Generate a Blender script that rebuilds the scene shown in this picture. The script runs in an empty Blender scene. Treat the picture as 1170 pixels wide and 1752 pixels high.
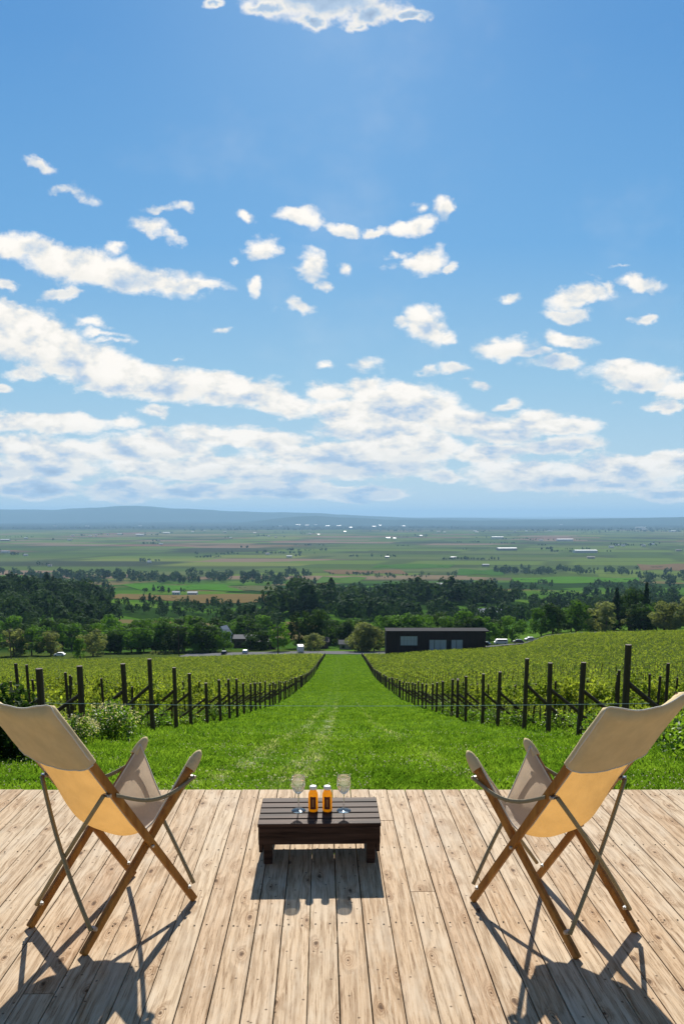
import bpy, bmesh, math, random
import numpy as np
from mathutils import Vector, Matrix, noise as mnoise
random.seed(7); rng = np.random.default_rng(11)
R = math.radians
scene = bpy.context.scene
col = scene.collection

# ------------------------------------------------------------------ camera, sky, sun, exposure
F_PX, PP_Y, EYE = 1316.0, 1132.0, 1.6
TH = math.atan((PP_Y - 882.0) / F_PX)
cd = bpy.data.cameras.new('camera'); cam = bpy.data.objects.new('camera', cd); col.objects.link(cam)
cam.location = (0, 0, EYE); cam.rotation_euler = (math.pi / 2 - TH, 0, 0)
cd.sensor_fit = 'VERTICAL'; cd.sensor_height = 24; cd.lens = 24 * F_PX / 1752
cd.shift_y = (PP_Y - 876) / 1752; cd.clip_start = 0.05; cd.clip_end = 200000
scene.camera = cam
SUN_EL = R(33)
w = bpy.data.worlds.new('World'); scene.world = w; w.use_nodes = True
scene.view_settings.view_transform = 'Standard'; scene.view_settings.look = 'None'
scene.view_settings.gamma = 1; scene.view_settings.exposure = 0.8
sd = bpy.data.lights.new('sun', 'SUN'); sd.energy = 5.0; sd.angle = R(0.5); sd.color = (1, .95, .86)
sun = bpy.data.objects.new('sun', sd); col.objects.link(sun); sun.rotation_euler = (-(math.pi / 2 - SUN_EL), 0, 0)
scene.cycles.max_bounces = 8; scene.cycles.transparent_max_bounces = 16; scene.cycles.volume_bounces = 0
try:
    w.cycles.sampling_method = 'MANUAL'; w.cycles.sample_map_resolution = 512
except Exception: pass

def ray(px, py):
    x = (px - 585) / F_PX; y = -(py - PP_Y) / F_PX
    return (x, y * math.sin(TH) + math.cos(TH), y * math.cos(TH) - math.sin(TH))

class NT:
    """small node-tree writer"""
    def __init__(s, nt): s.nt = nt; s.nt.nodes.clear()
    def n(s, t, ins=None, **kw):
        nd = s.nt.nodes.new(t)
        for k, v in kw.items(): setattr(nd, k, v)
        if ins:
            for k, v in ins.items():
                sk = nd.inputs[k]
                if isinstance(v, bpy.types.NodeSocket): s.nt.links.new(v, sk)
                elif isinstance(v, bpy.types.Node): s.nt.links.new(v.outputs[0], sk)
                else: sk.default_value = v
        return nd
    def m(s, op, a, b=0.0, c=0.0, clamp=False):
        nd = s.n('ShaderNodeMath', {0: a, 1: b, 2: c}, operation=op, use_clamp=clamp); return nd.outputs[0]
    def ss(s, x, lo, hi, a=0.0, b=1.0):
        return s.n('ShaderNodeMapRange', {0: x, 1: lo, 2: hi, 3: a, 4: b}, interpolation_type='SMOOTHSTEP').outputs[0]
    def mix(s, f, a, b, mode='MIX'):
        nd = s.n('ShaderNodeMix', None, data_type='RGBA', blend_type=mode)
        for k, v in ((0, f), (6, a), (7, b)):
            sk = nd.inputs[k]
            if isinstance(v, bpy.types.NodeSocket): s.nt.links.new(v, sk)
            else: sk.default_value = (tuple(v) + (1,))[:4] if k else v
        return nd.outputs[2]
    def noise(s, vec, scale, detail=4, rough=.55, out=0, **kw):
        nd = s.n('ShaderNodeTexNoise', {'Vector': vec, 'Scale': scale, 'Detail': detail, 'Roughness': rough}, **kw); return nd.outputs[out]
    def ramp(s, f, stops, interp='LINEAR'):
        nd = s.n('ShaderNodeValToRGB', {0: f}); cr = nd.color_ramp; cr.interpolation = interp
        while len(cr.elements) > 1: cr.elements.remove(cr.elements[-1])
        cr.elements[0].position = stops[0][0]; cr.elements[0].color = tuple(stops[0][1]) + (1,)
        for p, c in stops[1:]:
            e = cr.elements.new(p); e.color = tuple(c) + (1,)
        return nd.outputs[0]

# sky: Nishita plus clouds laid out by direction (u = x/y, v = z/y on the tangent plane to the north)
CLOUDS = [  # centre x, y, radius x, radius y, tilt, strength
 (545,-14,150,56,0,1.1),(640,18,75,26,-10,1),(450,8,60,22,8,1),(352,2,22,10,0,.8),(700,22,30,15,0,.9),(615,40,30,16,0,.8),(530,36,40,16,0,.9),
 (78,278,34,12,25,.75),(125,334,42,13,0,.7),(270,360,34,13,-8,.75),(262,392,50,17,8,.85),(310,352,26,11,0,.6),(290,404,22,14,20,.6),
 (442,370,22,15,0,.8),(520,373,50,21,5,1),(590,390,32,16,10,.9),(640,398,34,11,0,.8),(705,388,52,20,-15,.95),(752,360,34,26,40,1),(700,352,18,12,0,.55),
 (442,430,36,22,-15,.95),(396,446,12,9,0,.5),(432,488,20,18,0,.8),(525,456,36,24,20,.95),(546,485,22,18,10,.8),(593,460,24,18,0,.65),
 (712,447,50,20,-15,.95),(768,450,22,9,0,.7),(665,440,18,10,0,.5),(508,526,34,15,5,.85),(370,561,16,7,0,.5),
 (725,550,54,32,25,1),(690,548,28,16,0,.8),(762,570,26,14,0,.7),
 (865,508,24,12,0,.85),(985,508,62,20,-12,1),(965,535,50,14,0,.9),(1030,495,30,14,20,.7),(1095,486,58,15,6,.95),(1100,542,34,9,0,.7),(1064,454,24,6,0,.35),(1008,473,28,8,0,.4),
 (875,590,62,21,-3,1),(900,600,60,11,3,.8),(970,584,54,15,6,1),(958,618,64,13,0,.95),(1085,640,95,22,-3,1),(1090,660,70,16,0,.95),(1150,672,45,18,-10,.9),(1150,694,45,11,0,.9),(1060,692,20,6,0,.4),
 (40,425,72,26,8,1.1),(120,452,120,34,10,1.25),(230,475,130,28,6,1.2),(320,491,70,13,2,1),(188,427,30,9,0,.55),(108,503,48,12,-3,.85),(10,488,22,12,0,.8),(22,515,22,9,0,.7),
 (30,565,120,50,5,1.4),(130,615,130,45,18,1.4),(70,590,120,45,10,1.3),(240,650,150,36,6,1.35),(170,662,60,14,0,1),(390,665,110,28,4,1.25),(465,680,70,26,20,1.15),(40,638,46,16,5,.8),(3,668,26,12,0,.8),
 (160,552,40,9,10,.55),(172,570,44,8,3,.55),(180,583,44,7,0,.5),(308,611,24,6,0,.4),
 (625,624,42,16,0,.65),(565,623,20,9,0,.5),(622,659,34,18,0,.8),(565,672,42,18,0,.9),(775,630,38,13,0,.75),(735,638,22,10,0,.5),(820,656,26,8,0,.5),(790,652,26,6,0,.4),(868,690,30,11,-8,.7),
 (700,695,120,40,8,1.3),(600,705,90,24,4,1.1),(690,668,50,18,8,1),(780,720,110,28,6,1.2),(650,735,120,20,0,1),(910,715,60,18,-8,1),(960,728,80,18,0,1),(860,740,80,16,0,.8),
 (60,720,150,20,2,1),(120,718,70,16,6,.9),(270,708,34,14,5,.8),(215,722,32,16,0,.7),(265,745,34,13,0,.6),
 (60,772,170,22,4,.85),(250,768,150,18,0,.8),(410,750,170,14,2,.8),(560,778,160,18,0,.8),(330,800,230,17,0,.75),(700,765,110,24,0,.9),(620,800,180,15,0,.75),(90,806,120,14,0,.7),(480,812,140,12,0,.7),
 (840,775,80,13,-4,.75),(960,762,100,12,0,.75),(890,808,120,18,0,.8),(1080,802,140,20,0,.85),(1150,788,80,14,0,.7),(1000,828,220,12,0,.75),
 (60,836,90,11,0,.95),(215,838,80,12,0,1.0),(330,842,90,9,0,.95),(480,838,110,11,0,1.0),(600,845,70,8,0,.9),(760,818,40,10,0,.6),(1140,846,70,7,0,.8),(-20,812,120,16,0,.7),(640,842,80,7,0,.8)]
def build_sky():
    T = NT(w.node_tree)
    g = T.n('ShaderNodeTexCoord').outputs['Generated']
    sky = T.n('ShaderNodeTexSky', None, sky_type='NISHITA', sun_disc=False, sun_elevation=SUN_EL, sun_rotation=0.0,
              altitude=200, air_density=1.0, dust_density=0.3, ozone_density=3.0)
    sep = T.n('ShaderNodeSeparateXYZ', {0: g})
    y = T.m('MAXIMUM', sep.outputs[1], .02)
    u = T.m('DIVIDE', sep.outputs[0], y); v = T.m('DIVIDE', sep.outputs[2], y)
    uv = T.n('ShaderNodeCombineXYZ', {0: u, 1: v, 2: 0.0}).outputs[0]
    # flatten clouds towards the horizon: noise coordinates stretched where v is small
    vs = T.m('MULTIPLY_ADD', T.m('SUBTRACT', 1.0, T.m('EXPONENT', T.m('MULTIPLY', v, -6.0))), .30, T.m('MULTIPLY', v, 1.1))
    nv = T.n('ShaderNodeCombineXYZ', {0: u, 1: vs, 2: 0.3}).outputs[0]
    wn = T.noise(nv, 16.0, 5, .6, out=1)
    off = T.n('ShaderNodeVectorMath', {0: wn, 1: (.5, .5, .5)}, operation='SUBTRACT').outputs[0]
    amp = T.ss(v, 0.0, .4, .034, .064)
    off = T.n('ShaderNodeVectorMath', {0: off, 'Scale': amp}, operation='SCALE').outputs[0]
    off = T.n('ShaderNodeVectorMath', {0: off, 1: (1.3, .75, 0)}, operation='MULTIPLY').outputs[0]
    p = T.n('ShaderNodeVectorMath', {0: uv, 1: off}, operation='ADD').outputs[0]
    acc = None; k = 0
    for (cx, cy, rx, ry, rot, st) in CLOUDS:
        a = ray(cx, cy); b = ray(cx, cy - 1)
        cu, cv = a[0] / a[1], a[2] / a[1]
        su = 1 / F_PX / a[1]; sv = (b[2] / b[1] - cv)
        mp = T.n('ShaderNodeMapping', {'Vector': p, 'Location': (cu, cv, 0), 'Rotation': (0, 0, -R(rot)), 'Scale': (rx * su * 1.12, ry * sv * (1.2 if cy < 735 else 1.75 if cy < 830 else 2.2), 1)}, vector_type='TEXTURE')
        ln = T.n('ShaderNodeVectorMath', {0: mp.outputs[0]}, operation='LENGTH').outputs[1]
        st = st * (1.3 if cy >= 735 else 1.0); d = T.m('MULTIPLY_ADD', ln, -st, st)
        if ry >= 17 or acc is None: ly = T.n('ShaderNodeSeparateXYZ', {0: mp.outputs[0]}).outputs[1]
        if acc is None: acc, hy = d, ly
        else:
            if ry >= 17:
                wgt = T.m('MULTIPLY_ADD', T.m('SUBTRACT', d, acc), 3.0, .5, clamp=True)
                hy = T.m('MULTIPLY_ADD', wgt, T.m('SUBTRACT', ly, hy), hy)
            acc = T.m('SMOOTH_MAX', acc, d, .12)
        k += 1
        if k % 8 == 0:      # chain the warped position through the running maximum so the shader is evaluated in short runs
            p = T.n('ShaderNodeVectorMath', {0: T.n('ShaderNodeCombineXYZ', {0: acc, 1: hy, 2: 0.0}).outputs[0], 1: (1e-6, 1e-6, 0), 2: p}, operation='MULTIPLY_ADD').outputs[0]
    f1 = T.noise(nv, 24.0, 8, .62)
    sh = T.n('ShaderNodeVectorMath', {0: nv, 1: (0.0, .012, 0)}, operation='ADD').outputs[0]
    f2 = T.noise(sh, 26.0, 4, .5)
    dens = T.m('ADD', acc, T.m('MULTIPLY', T.m('SUBTRACT', f1, .5), 1.25))
    alpha = T.ss(dens, .06, T.ss(v, .02, .3, .50, .62))
    # thin veils around the clouds
    veil = T.m('MULTIPLY', T.ss(T.noise(nv, 5.0, 4, .6), .5, .78), .09)
    veil = T.m('MULTIPLY', veil, T.ss(v, .05, .25))
    relief = T.m('MULTIPLY', T.m('SUBTRACT', f1, f2), 1.5)
    thick = T.ss(dens, .35, 1.5)
    low = T.ss(v, .0, .30, .10, 0.0)
    under = T.m('MULTIPLY', T.ss(T.m('ADD', hy, T.m('MULTIPLY', T.m('SUBTRACT', f1, .5), 1.6)), .25, -.75), T.ss(dens, .25, .75))
    lit = T.m('SUBTRACT', T.m('ADD', .97, relief), T.m('ADD', T.m('MULTIPLY', thick, .12), low), clamp=True)
    lit = T.m('SUBTRACT', lit, T.m('MULTIPLY', under, T.ss(v, .03, .3, .30, .22)), clamp=True)
    top = T.ss(v, .515, .565)                       # the big cloud in front of the sun: grey belly, bright rim
    lit = T.m('SUBTRACT', lit, T.m('MULTIPLY', T.m('MULTIPLY', top, T.ss(dens, .38, .95)), .60), clamp=True)
    ccol = T.ramp(lit, [(0, (.30, .42, .60)), (.45, (.46, .60, .78)), (.70, (.76, .79, .81)), (.86, (.95, .915, .85)), (1, (1.05, 1.0, .93))])
    # body of the sky: deepen the blue the way the photograph's exposure does
    blue = T.ramp(v, [(0.0, (.56, .72, .84)), (.05, (.50, .71, .85)), (.16, (.33, .60, .83)), (.32, (.165, .44, .80)), (.55, (.105, .335, .715)), (1.0, (.095, .285, .64))])
    hs = T.n('ShaderNodeHueSaturation', {'Saturation': 1.0, 'Value': 1.0, 'Color': sky.outputs[0]}).outputs[0]
    dt = T.n('ShaderNodeVectorMath', {0: g, 1: (0, math.cos(SUN_EL), math.sin(SUN_EL))}, operation='DOT_PRODUCT').outputs['Value']
    glow = T.m('POWER', T.m('MAXIMUM', dt, 0.0), 75.0); glow = T.m('MULTIPLY', glow, T.m('MULTIPLY_ADD', T.noise(nv, 2.2, 2), .4, .2))
    blue = T.mix(glow, blue, (.34, .60, .90)); blue = T.mix(T.m('MULTIPLY', T.ss(dt, .93, .80), T.ss(v, .2, .5, 0, .30)), blue, (.07, .25, .62))
    nish = T.n('ShaderNodeBackground', {0: hs, 1: .05})
    bl = T.n('ShaderNodeBackground', {0: blue, 1: .545})
    front = T.ss(sep.outputs[1], .0, .25, 0.0, .93)
    front = T.m('MULTIPLY', front, T.ss(sep.outputs[2], -.05, 0.0))
    base = T.n('ShaderNodeMixShader', {0: front, 1: nish.outputs[0], 2: bl.outputs[0]})
    cl = T.n('ShaderNodeBackground', {0: ccol, 1: .58})
    al = T.m('MAXIMUM', alpha, veil)
    al = T.m('MULTIPLY', al, T.ss(sep.outputs[1], .05, .2))
    al = T.m('MULTIPLY', al, T.ss(v, -.015, .006))
    fin = T.n('ShaderNodeMixShader', {0: al, 1: base.outputs[0], 2: cl.outputs[0]})
    T.n('ShaderNodeOutputWorld', {0: fin.outputs[0]})
build_sky()

# ------------------------------------------------------------------ helpers
def tag(o, label=None, cat=None, group=None, kind=None):
    if label: o['label'] = label
    if cat: o['category'] = cat
    if group: o['group'] = group
    if kind: o['kind'] = kind
    return o
def empty(name, loc=(0, 0, 0), rz=0.0, label=None, cat=None, group=None):
    o = bpy.data.objects.new(name, None); o.empty_display_size = .2; col.objects.link(o)
    o.location = loc; o.rotation_euler = (0, 0, rz); return tag(o, label, cat, group)
def link_mesh(name, me, mat, parent=None, smooth=False):
    for m_ in (mat if isinstance(mat, (list, tuple)) else [mat]): me.materials.append(m_)
    if smooth: me.polygons.foreach_set('use_smooth', [True] * len(me.polygons))
    o = bpy.data.objects.new(name, me); col.objects.link(o)
    if parent: o.parent = parent
    return o
def obj(name, bm, mat, parent=None, smooth=False):
    bmesh.ops.recalc_face_normals(bm, faces=bm.faces[:])
    me = bpy.data.meshes.new(name); bm.to_mesh(me); bm.free(); return link_mesh(name, me, mat, parent, smooth)
def np_mesh(name, verts, faces, nper, mat, parent=None, midx=None):
    me = bpy.data.meshes.new(name); nv = len(verts); nf = len(faces)
    me.vertices.add(nv); me.vertices.foreach_set('co', np.ascontiguousarray(verts, dtype=np.float32).ravel())
    me.loops.add(nf * nper); me.loops.foreach_set('vertex_index', np.ascontiguousarray(faces, dtype=np.int32).ravel())
    me.polygons.add(nf); me.polygons.foreach_set('loop_start', np.arange(0, nf * nper, nper, dtype=np.int32))
    if midx is not None: me.polygons.foreach_set('material_index', np.ascontiguousarray(midx, dtype=np.int32))
    me.update(calc_edges=True); return link_mesh(name, me, mat, parent)
def box(bm, c, s, rot=None, bevel=0.0, mi=0):
    r = bmesh.ops.create_cube(bm, size=1.0); vs = r['verts']
    M = Matrix.Translation(c) @ (rot.to_4x4() if rot else Matrix.Identity(4)) @ Matrix.Diagonal((s[0], s[1], s[2], 1))
    bmesh.ops.transform(bm, matrix=M, verts=vs)
    fs = {f for v_ in vs for f in v_.link_faces}
    for f in fs: f.material_index = mi
    if bevel:
        es = list({e for v_ in vs for e in v_.link_edges}); bmesh.ops.bevel(bm, geom=es, offset=bevel, segments=2, affect='EDGES', profile=.5)
    return bm
def beam(bm, p0, p1, wd, ht, side=(0, 0, 1), bevel=0.0):
    p0 = Vector(p0); p1 = Vector(p1); z = (p1 - p0); L = z.length; z.normalize()
    x = Vector(side); x = (x - z * x.dot(z)).normalized(); y = z.cross(x)
    rot = Matrix((x, y, z)).transposed()
    return box(bm, (p0 + p1) / 2, (wd, ht, L), rot, bevel)
def tube(bm, pts, r, seg=8, cap=True):
    pts = [Vector(p) for p in pts]; n = len(pts); rings = []
    rr = r if isinstance(r, (list, tuple)) else [r] * n
    prev = None
    for i, p in enumerate(pts):
        t = (pts[min(i + 1, n - 1)] - pts[max(i - 1, 0)]).normalized()
        a = prev if prev is not None else (Vector((0, 0, 1)) if abs(t.z) < .9 else Vector((1, 0, 0)))
        x = (a - t * a.dot(t)).normalized(); prev = x; y = t.cross(x)
        rings.append([bm.verts.new(p + (x * math.cos(2 * math.pi * k / seg) + y * math.sin(2 * math.pi * k / seg)) * rr[i]) for k in range(seg)])
    for i in range(n - 1):
        for k in range(seg): bm.faces.new((rings[i][k], rings[i][(k + 1) % seg], rings[i + 1][(k + 1) % seg], rings[i + 1][k]))
    if cap: bm.faces.new(rings[0][::-1]); bm.faces.new(rings[-1])
    return bm
def lathe(bm, prof, seg=32):
    rings = []
    for r, z in prof:
        if r < 1e-6: rings.append([bm.verts.new((0, 0, z))])
        else: rings.append([bm.verts.new((r * math.cos(2 * math.pi * k / seg), r * math.sin(2 * math.pi * k / seg), z)) for k in range(seg)])
    for a, b in zip(rings, rings[1:]):
        for k in range(seg):
            k2 = (k + 1) % seg
            if len(a) == 1 and len(b) == 1: continue
            if len(a) == 1: bm.faces.new((a[0], b[k], b[k2]))
            elif len(b) == 1: bm.faces.new((a[k], a[k2], b[0]))
            else: bm.faces.new((a[k], a[k2], b[k2], b[k]))
    return bm
def copy_tree(o, parent=None):
    c = o.copy(); col.objects.link(c); c.parent = parent
    for ch in list(o.children): copy_tree(ch, c)
    return c

# ------------------------------------------------------------------ materials
def mat(name):
    m_ = bpy.data.materials.new(name); m_.use_nodes = True; return m_, NT(m_.node_tree)
def out(T, sh): T.n('ShaderNodeOutputMaterial', {0: sh})
def principled(T, colr, rough=.6, metal=0.0, spec=.5, bump=None, bstr=.2, bdist=.01, **extra):
    ins = {'Base Color': colr if isinstance(colr, bpy.types.NodeSocket) else tuple(colr) + (1,), 'Roughness': rough, 'Metallic': metal, 'Specular IOR Level': spec}
    if bump is not None: ins['Normal'] = T.n('ShaderNodeBump', {'Height': bump, 'Strength': bstr, 'Distance': bdist}).outputs[0]
    ins.update(extra)
    return T.n('ShaderNodeBsdfPrincipled', ins).outputs[0]
def simple(name, c, rough=.6, metal=0.0, var=.12, scale=8.0, spec=.5):
    m_, T = mat(name); tc = T.n('ShaderNodeTexCoord').outputs['Object']
    n_ = T.noise(tc, scale, 5)
    c2 = tuple(x * (1 - var) for x in c); c3 = tuple(min(1, x * (1 + var)) for x in c)
    out(T, principled(T, T.mix(n_, c2, c3), rough, metal, spec, n_, .15, .01)); return m_
def wood(name, dark, light, rough=.5, axis=2, scale=30.0, spec=.4):
    m_, T = mat(name); tc = T.n('ShaderNodeTexCoord').outputs['Object']
    sc = [scale] * 3; sc[axis] = scale * .06
    st = T.n('ShaderNodeVectorMath', {0: tc, 1: tuple(sc)}, operation='MULTIPLY').outputs[0]
    n1 = T.noise(st, 1.0, 6, .65); n2 = T.noise(tc, 3.0, 3)
    c = T.mix(T.ss(n1, .3, .7), dark, light); c = T.mix(T.m('MULTIPLY', n2, .35), c, tuple(x * .6 for x in dark))
    out(T, principled(T, c, rough, 0, spec, n1, .3, .002)); return m_
def track_mask(T, P):
    sp_ = T.n('ShaderNodeSeparateXYZ', {0: P}); X, Y = sp_.outputs[0], sp_.outputs[1]; tr = None
    for xc, wd in ((-1.5, .20), (-.55, .24), (1.5, .10)):
        t_ = T.ss(T.m('ABSOLUTE', T.m('SUBTRACT', T.m('MULTIPLY_ADD', T.noise(P, .22, 2), .7, X), xc + .35)), wd * .25, wd * 1.5, 1.0, 0.0)
        tr = t_ if tr is None else T.m('MAXIMUM', tr, t_)
    tr = T.m('MULTIPLY', tr, T.ss(T.noise(P, 3.1, 6, .75), .50, .60)); tr = T.m('MULTIPLY', tr, T.ss(Y, 6.0, 9.0)); return T.m('MULTIPLY', tr, T.ss(Y, 90.0, 40.0, 0.15, 1.0))
def leafy(name, a, b, trans=.5, rough=.5, objvar=.35, scale=.35, spec=.35, fine=None, tracks=False, fv=(.65, 1.35)):
    """foliage: two greens mixed by position and by individual, light coming through the leaf"""
    m_, T = mat(name); geo = T.n('ShaderNodeNewGeometry'); oi = T.n('ShaderNodeObjectInfo')
    n_ = T.noise(geo.outputs['Position'], scale, 4, .6)
    f_ = T.ss(n_, .32, .68); c = T.mix(f_, a, b)
    k = T.m('MULTIPLY_ADD', oi.outputs['Random'], objvar, 1 - objvar / 2)
    il = T.noise(geo.outputs['Position'], fine or scale * 14, 2, .5); k = T.m('MULTIPLY', k, T.ss(il, .3, .7, .5, 1.5) if fine else T.ss(il, .25, .75, *fv))
    kk = T.n('ShaderNodeCombineColor', {0: k, 1: k, 2: k}).outputs[0]
    c = T.mix(1.0, c, kk, 'MULTIPLY')
    if tracks: c = T.mix(T.m('MULTIPLY', track_mask(T, geo.outputs['Position']), .75), c, (.42, .42, .31))
    df = principled(T, c, rough, 0, spec)
    ct = T.mix(1.0, c, (1.5, 1.45, .7), 'MULTIPLY')
    tr = T.n('ShaderNodeBsdfTranslucent', {0: ct}).outputs[0]
    out(T, T.n('ShaderNodeMixShader', {0: trans, 1: df, 2: tr}).outputs[0]); return m_

def deck_material():
    m_, T = mat('weathered_cedar'); tc = T.n('ShaderNodeTexCoord').outputs['Object']
    at = T.n('ShaderNodeAttribute', None, attribute_name='board'); rnd = at.outputs['Fac']
    sep = T.n('ShaderNodeSeparateXYZ', {0: tc})
    yo = T.m('MULTIPLY_ADD', rnd, 37.0, sep.outputs[1]); xo = T.m('MULTIPLY_ADD', rnd, 5.0, sep.outputs[0])
    P = T.n('ShaderNodeCombineXYZ', {0: xo, 1: yo, 2: 0.0}).outputs[0]
    st = T.n('ShaderNodeVectorMath', {0: P, 1: (1.0, .13, 1)}, operation='MULTIPLY').outputs[0]
    warp = T.noise(st, 9.0, 3, .5, out=1)
    wo = T.n('ShaderNodeVectorMath', {0: T.n('ShaderNodeVectorMath', {0: warp, 1: (.5, .5, .5)}, operation='SUBTRACT').outputs[0], 'Scale': .05}, operation='SCALE').outputs[0]
    st2 = T.n('ShaderNodeVectorMath', {0: st, 1: wo}, operation='ADD').outputs[0]
    # knots: sparse voronoi cells, rings around the centre
    kv = T.n('ShaderNodeVectorMath', {0: P, 1: (9.0, 4.2, 1)}, operation='MULTIPLY').outputs[0]
    kw = T.n('ShaderNodeVectorMath', {0: kv, 1: T.n('ShaderNodeVectorMath', {0: T.noise(P, 30.0, 2, .5, out=1), 'Scale': .12}, operation='SCALE').outputs[0]}, operation='ADD').outputs[0]
    vo = T.n('ShaderNodeTexVoronoi', {'Vector': kw, 'Scale': 1.0, 'Randomness': 1.0}, voronoi_dimensions='2D')
    kd = vo.outputs['Distance']; sel = T.n('ShaderNodeSeparateColor', {0: vo.outputs['Color']}).outputs[0]
    on = T.m('GREATER_THAN', sel, .48); size = T.m('MULTIPLY_ADD', sel, .12, -.05)
    knot = T.m('MULTIPLY', on, T.ss(kd, T.m('MULTIPLY', size, .5), T.m('MULTIPLY', size, 1.6), 1.0, 0.0))
    halo = T.m('MULTIPLY', on, T.ss(kd, 0.05, .42, 1.0, 0.0))
    # grain lines bent round the knots
    gx = T.n('ShaderNodeSeparateXYZ', {0: st2}).outputs[0]
    gph = T.m('ADD', T.m('MULTIPLY', gx, 150.0), T.m('MULTIPLY', halo, 6.0))
    gph = T.m('ADD', gph, T.m('MULTIPLY', T.noise(st, 7.0, 3), 26.0))
    ring = T.m('MULTIPLY_ADD', T.m('SINE', gph), .5, .5)
    fine = T.noise(T.n('ShaderNodeVectorMath', {0: P, 1: (1, .045, 1)}, operation='MULTIPLY').outputs[0], 120.0, 6, .8)
    blotch = T.noise(T.n('ShaderNodeVectorMath', {0: P, 1: (1, .4, 1)}, operation='MULTIPLY').outputs[0], 7.0, 5, .6)
    c = T.ramp(rnd, [(0, (0.455, 0.305, 0.177)), (.3, (0.538, 0.388, 0.244)), (.6, (0.485, 0.352, 0.224)), (.8, (0.557, 0.423, 0.278)), (1, (0.433, 0.279, 0.163))])
    c = T.mix(T.ss(ring, .4, 1.0, 0.0, .48), c, (0.209, 0.124, 0.059))
    c = T.mix(T.ss(fine, .48, .68, 0.0, .55), c, (0.640, 0.533, 0.390))
    c = T.mix(T.ss(fine, .50, .36, 0.0, .80), c, (0.143, 0.073, 0.027))
    c = T.mix(T.ss(blotch, .45, .7, 0.0, .45), c, (0.579, 0.482, 0.359))
    c = T.mix(T.ss(T.noise(P, 2.2, 4), .5, .8, 0, .40), c, (0.300, 0.201, 0.125))
    c = T.mix(T.m('MULTIPLY', halo, .32), c, (0.309, 0.170, 0.077))
    c = T.mix(T.m('MULTIPLY', T.m('MULTIPLY', on, T.ss(T.m('SINE', T.m('MULTIPLY', kd, 95.0)), .2, 1.0)), T.ss(kd, .06, .30, .6, 0.0)), c, (0.143, 0.062, 0.020))
    c = T.mix(T.m('MULTIPLY', knot, .85), c, (0.059, 0.025, 0.009))
    spots = T.n('ShaderNodeTexVoronoi', {'Vector': P, 'Scale': 17.0}, voronoi_dimensions='2D')
    sp = T.m('MULTIPLY', T.ss(spots.outputs['Distance'], .035, .11, 1.0, 0.0), T.m('GREATER_THAN', T.n('ShaderNodeSeparateColor', {0: spots.outputs['Color']}).outputs[1], .74))
    c = T.mix(T.m('MULTIPLY', sp, .8), c, (0.050, 0.025, 0.010))
    h = T.m('ADD', T.m('MULTIPLY', fine, .7), T.m('MULTIPLY', ring, .35)); h = T.m('SUBTRACT', h, knot)
    out(T, principled(T, c, .75, 0, .10, h, .8, .0025)); return m_

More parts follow.
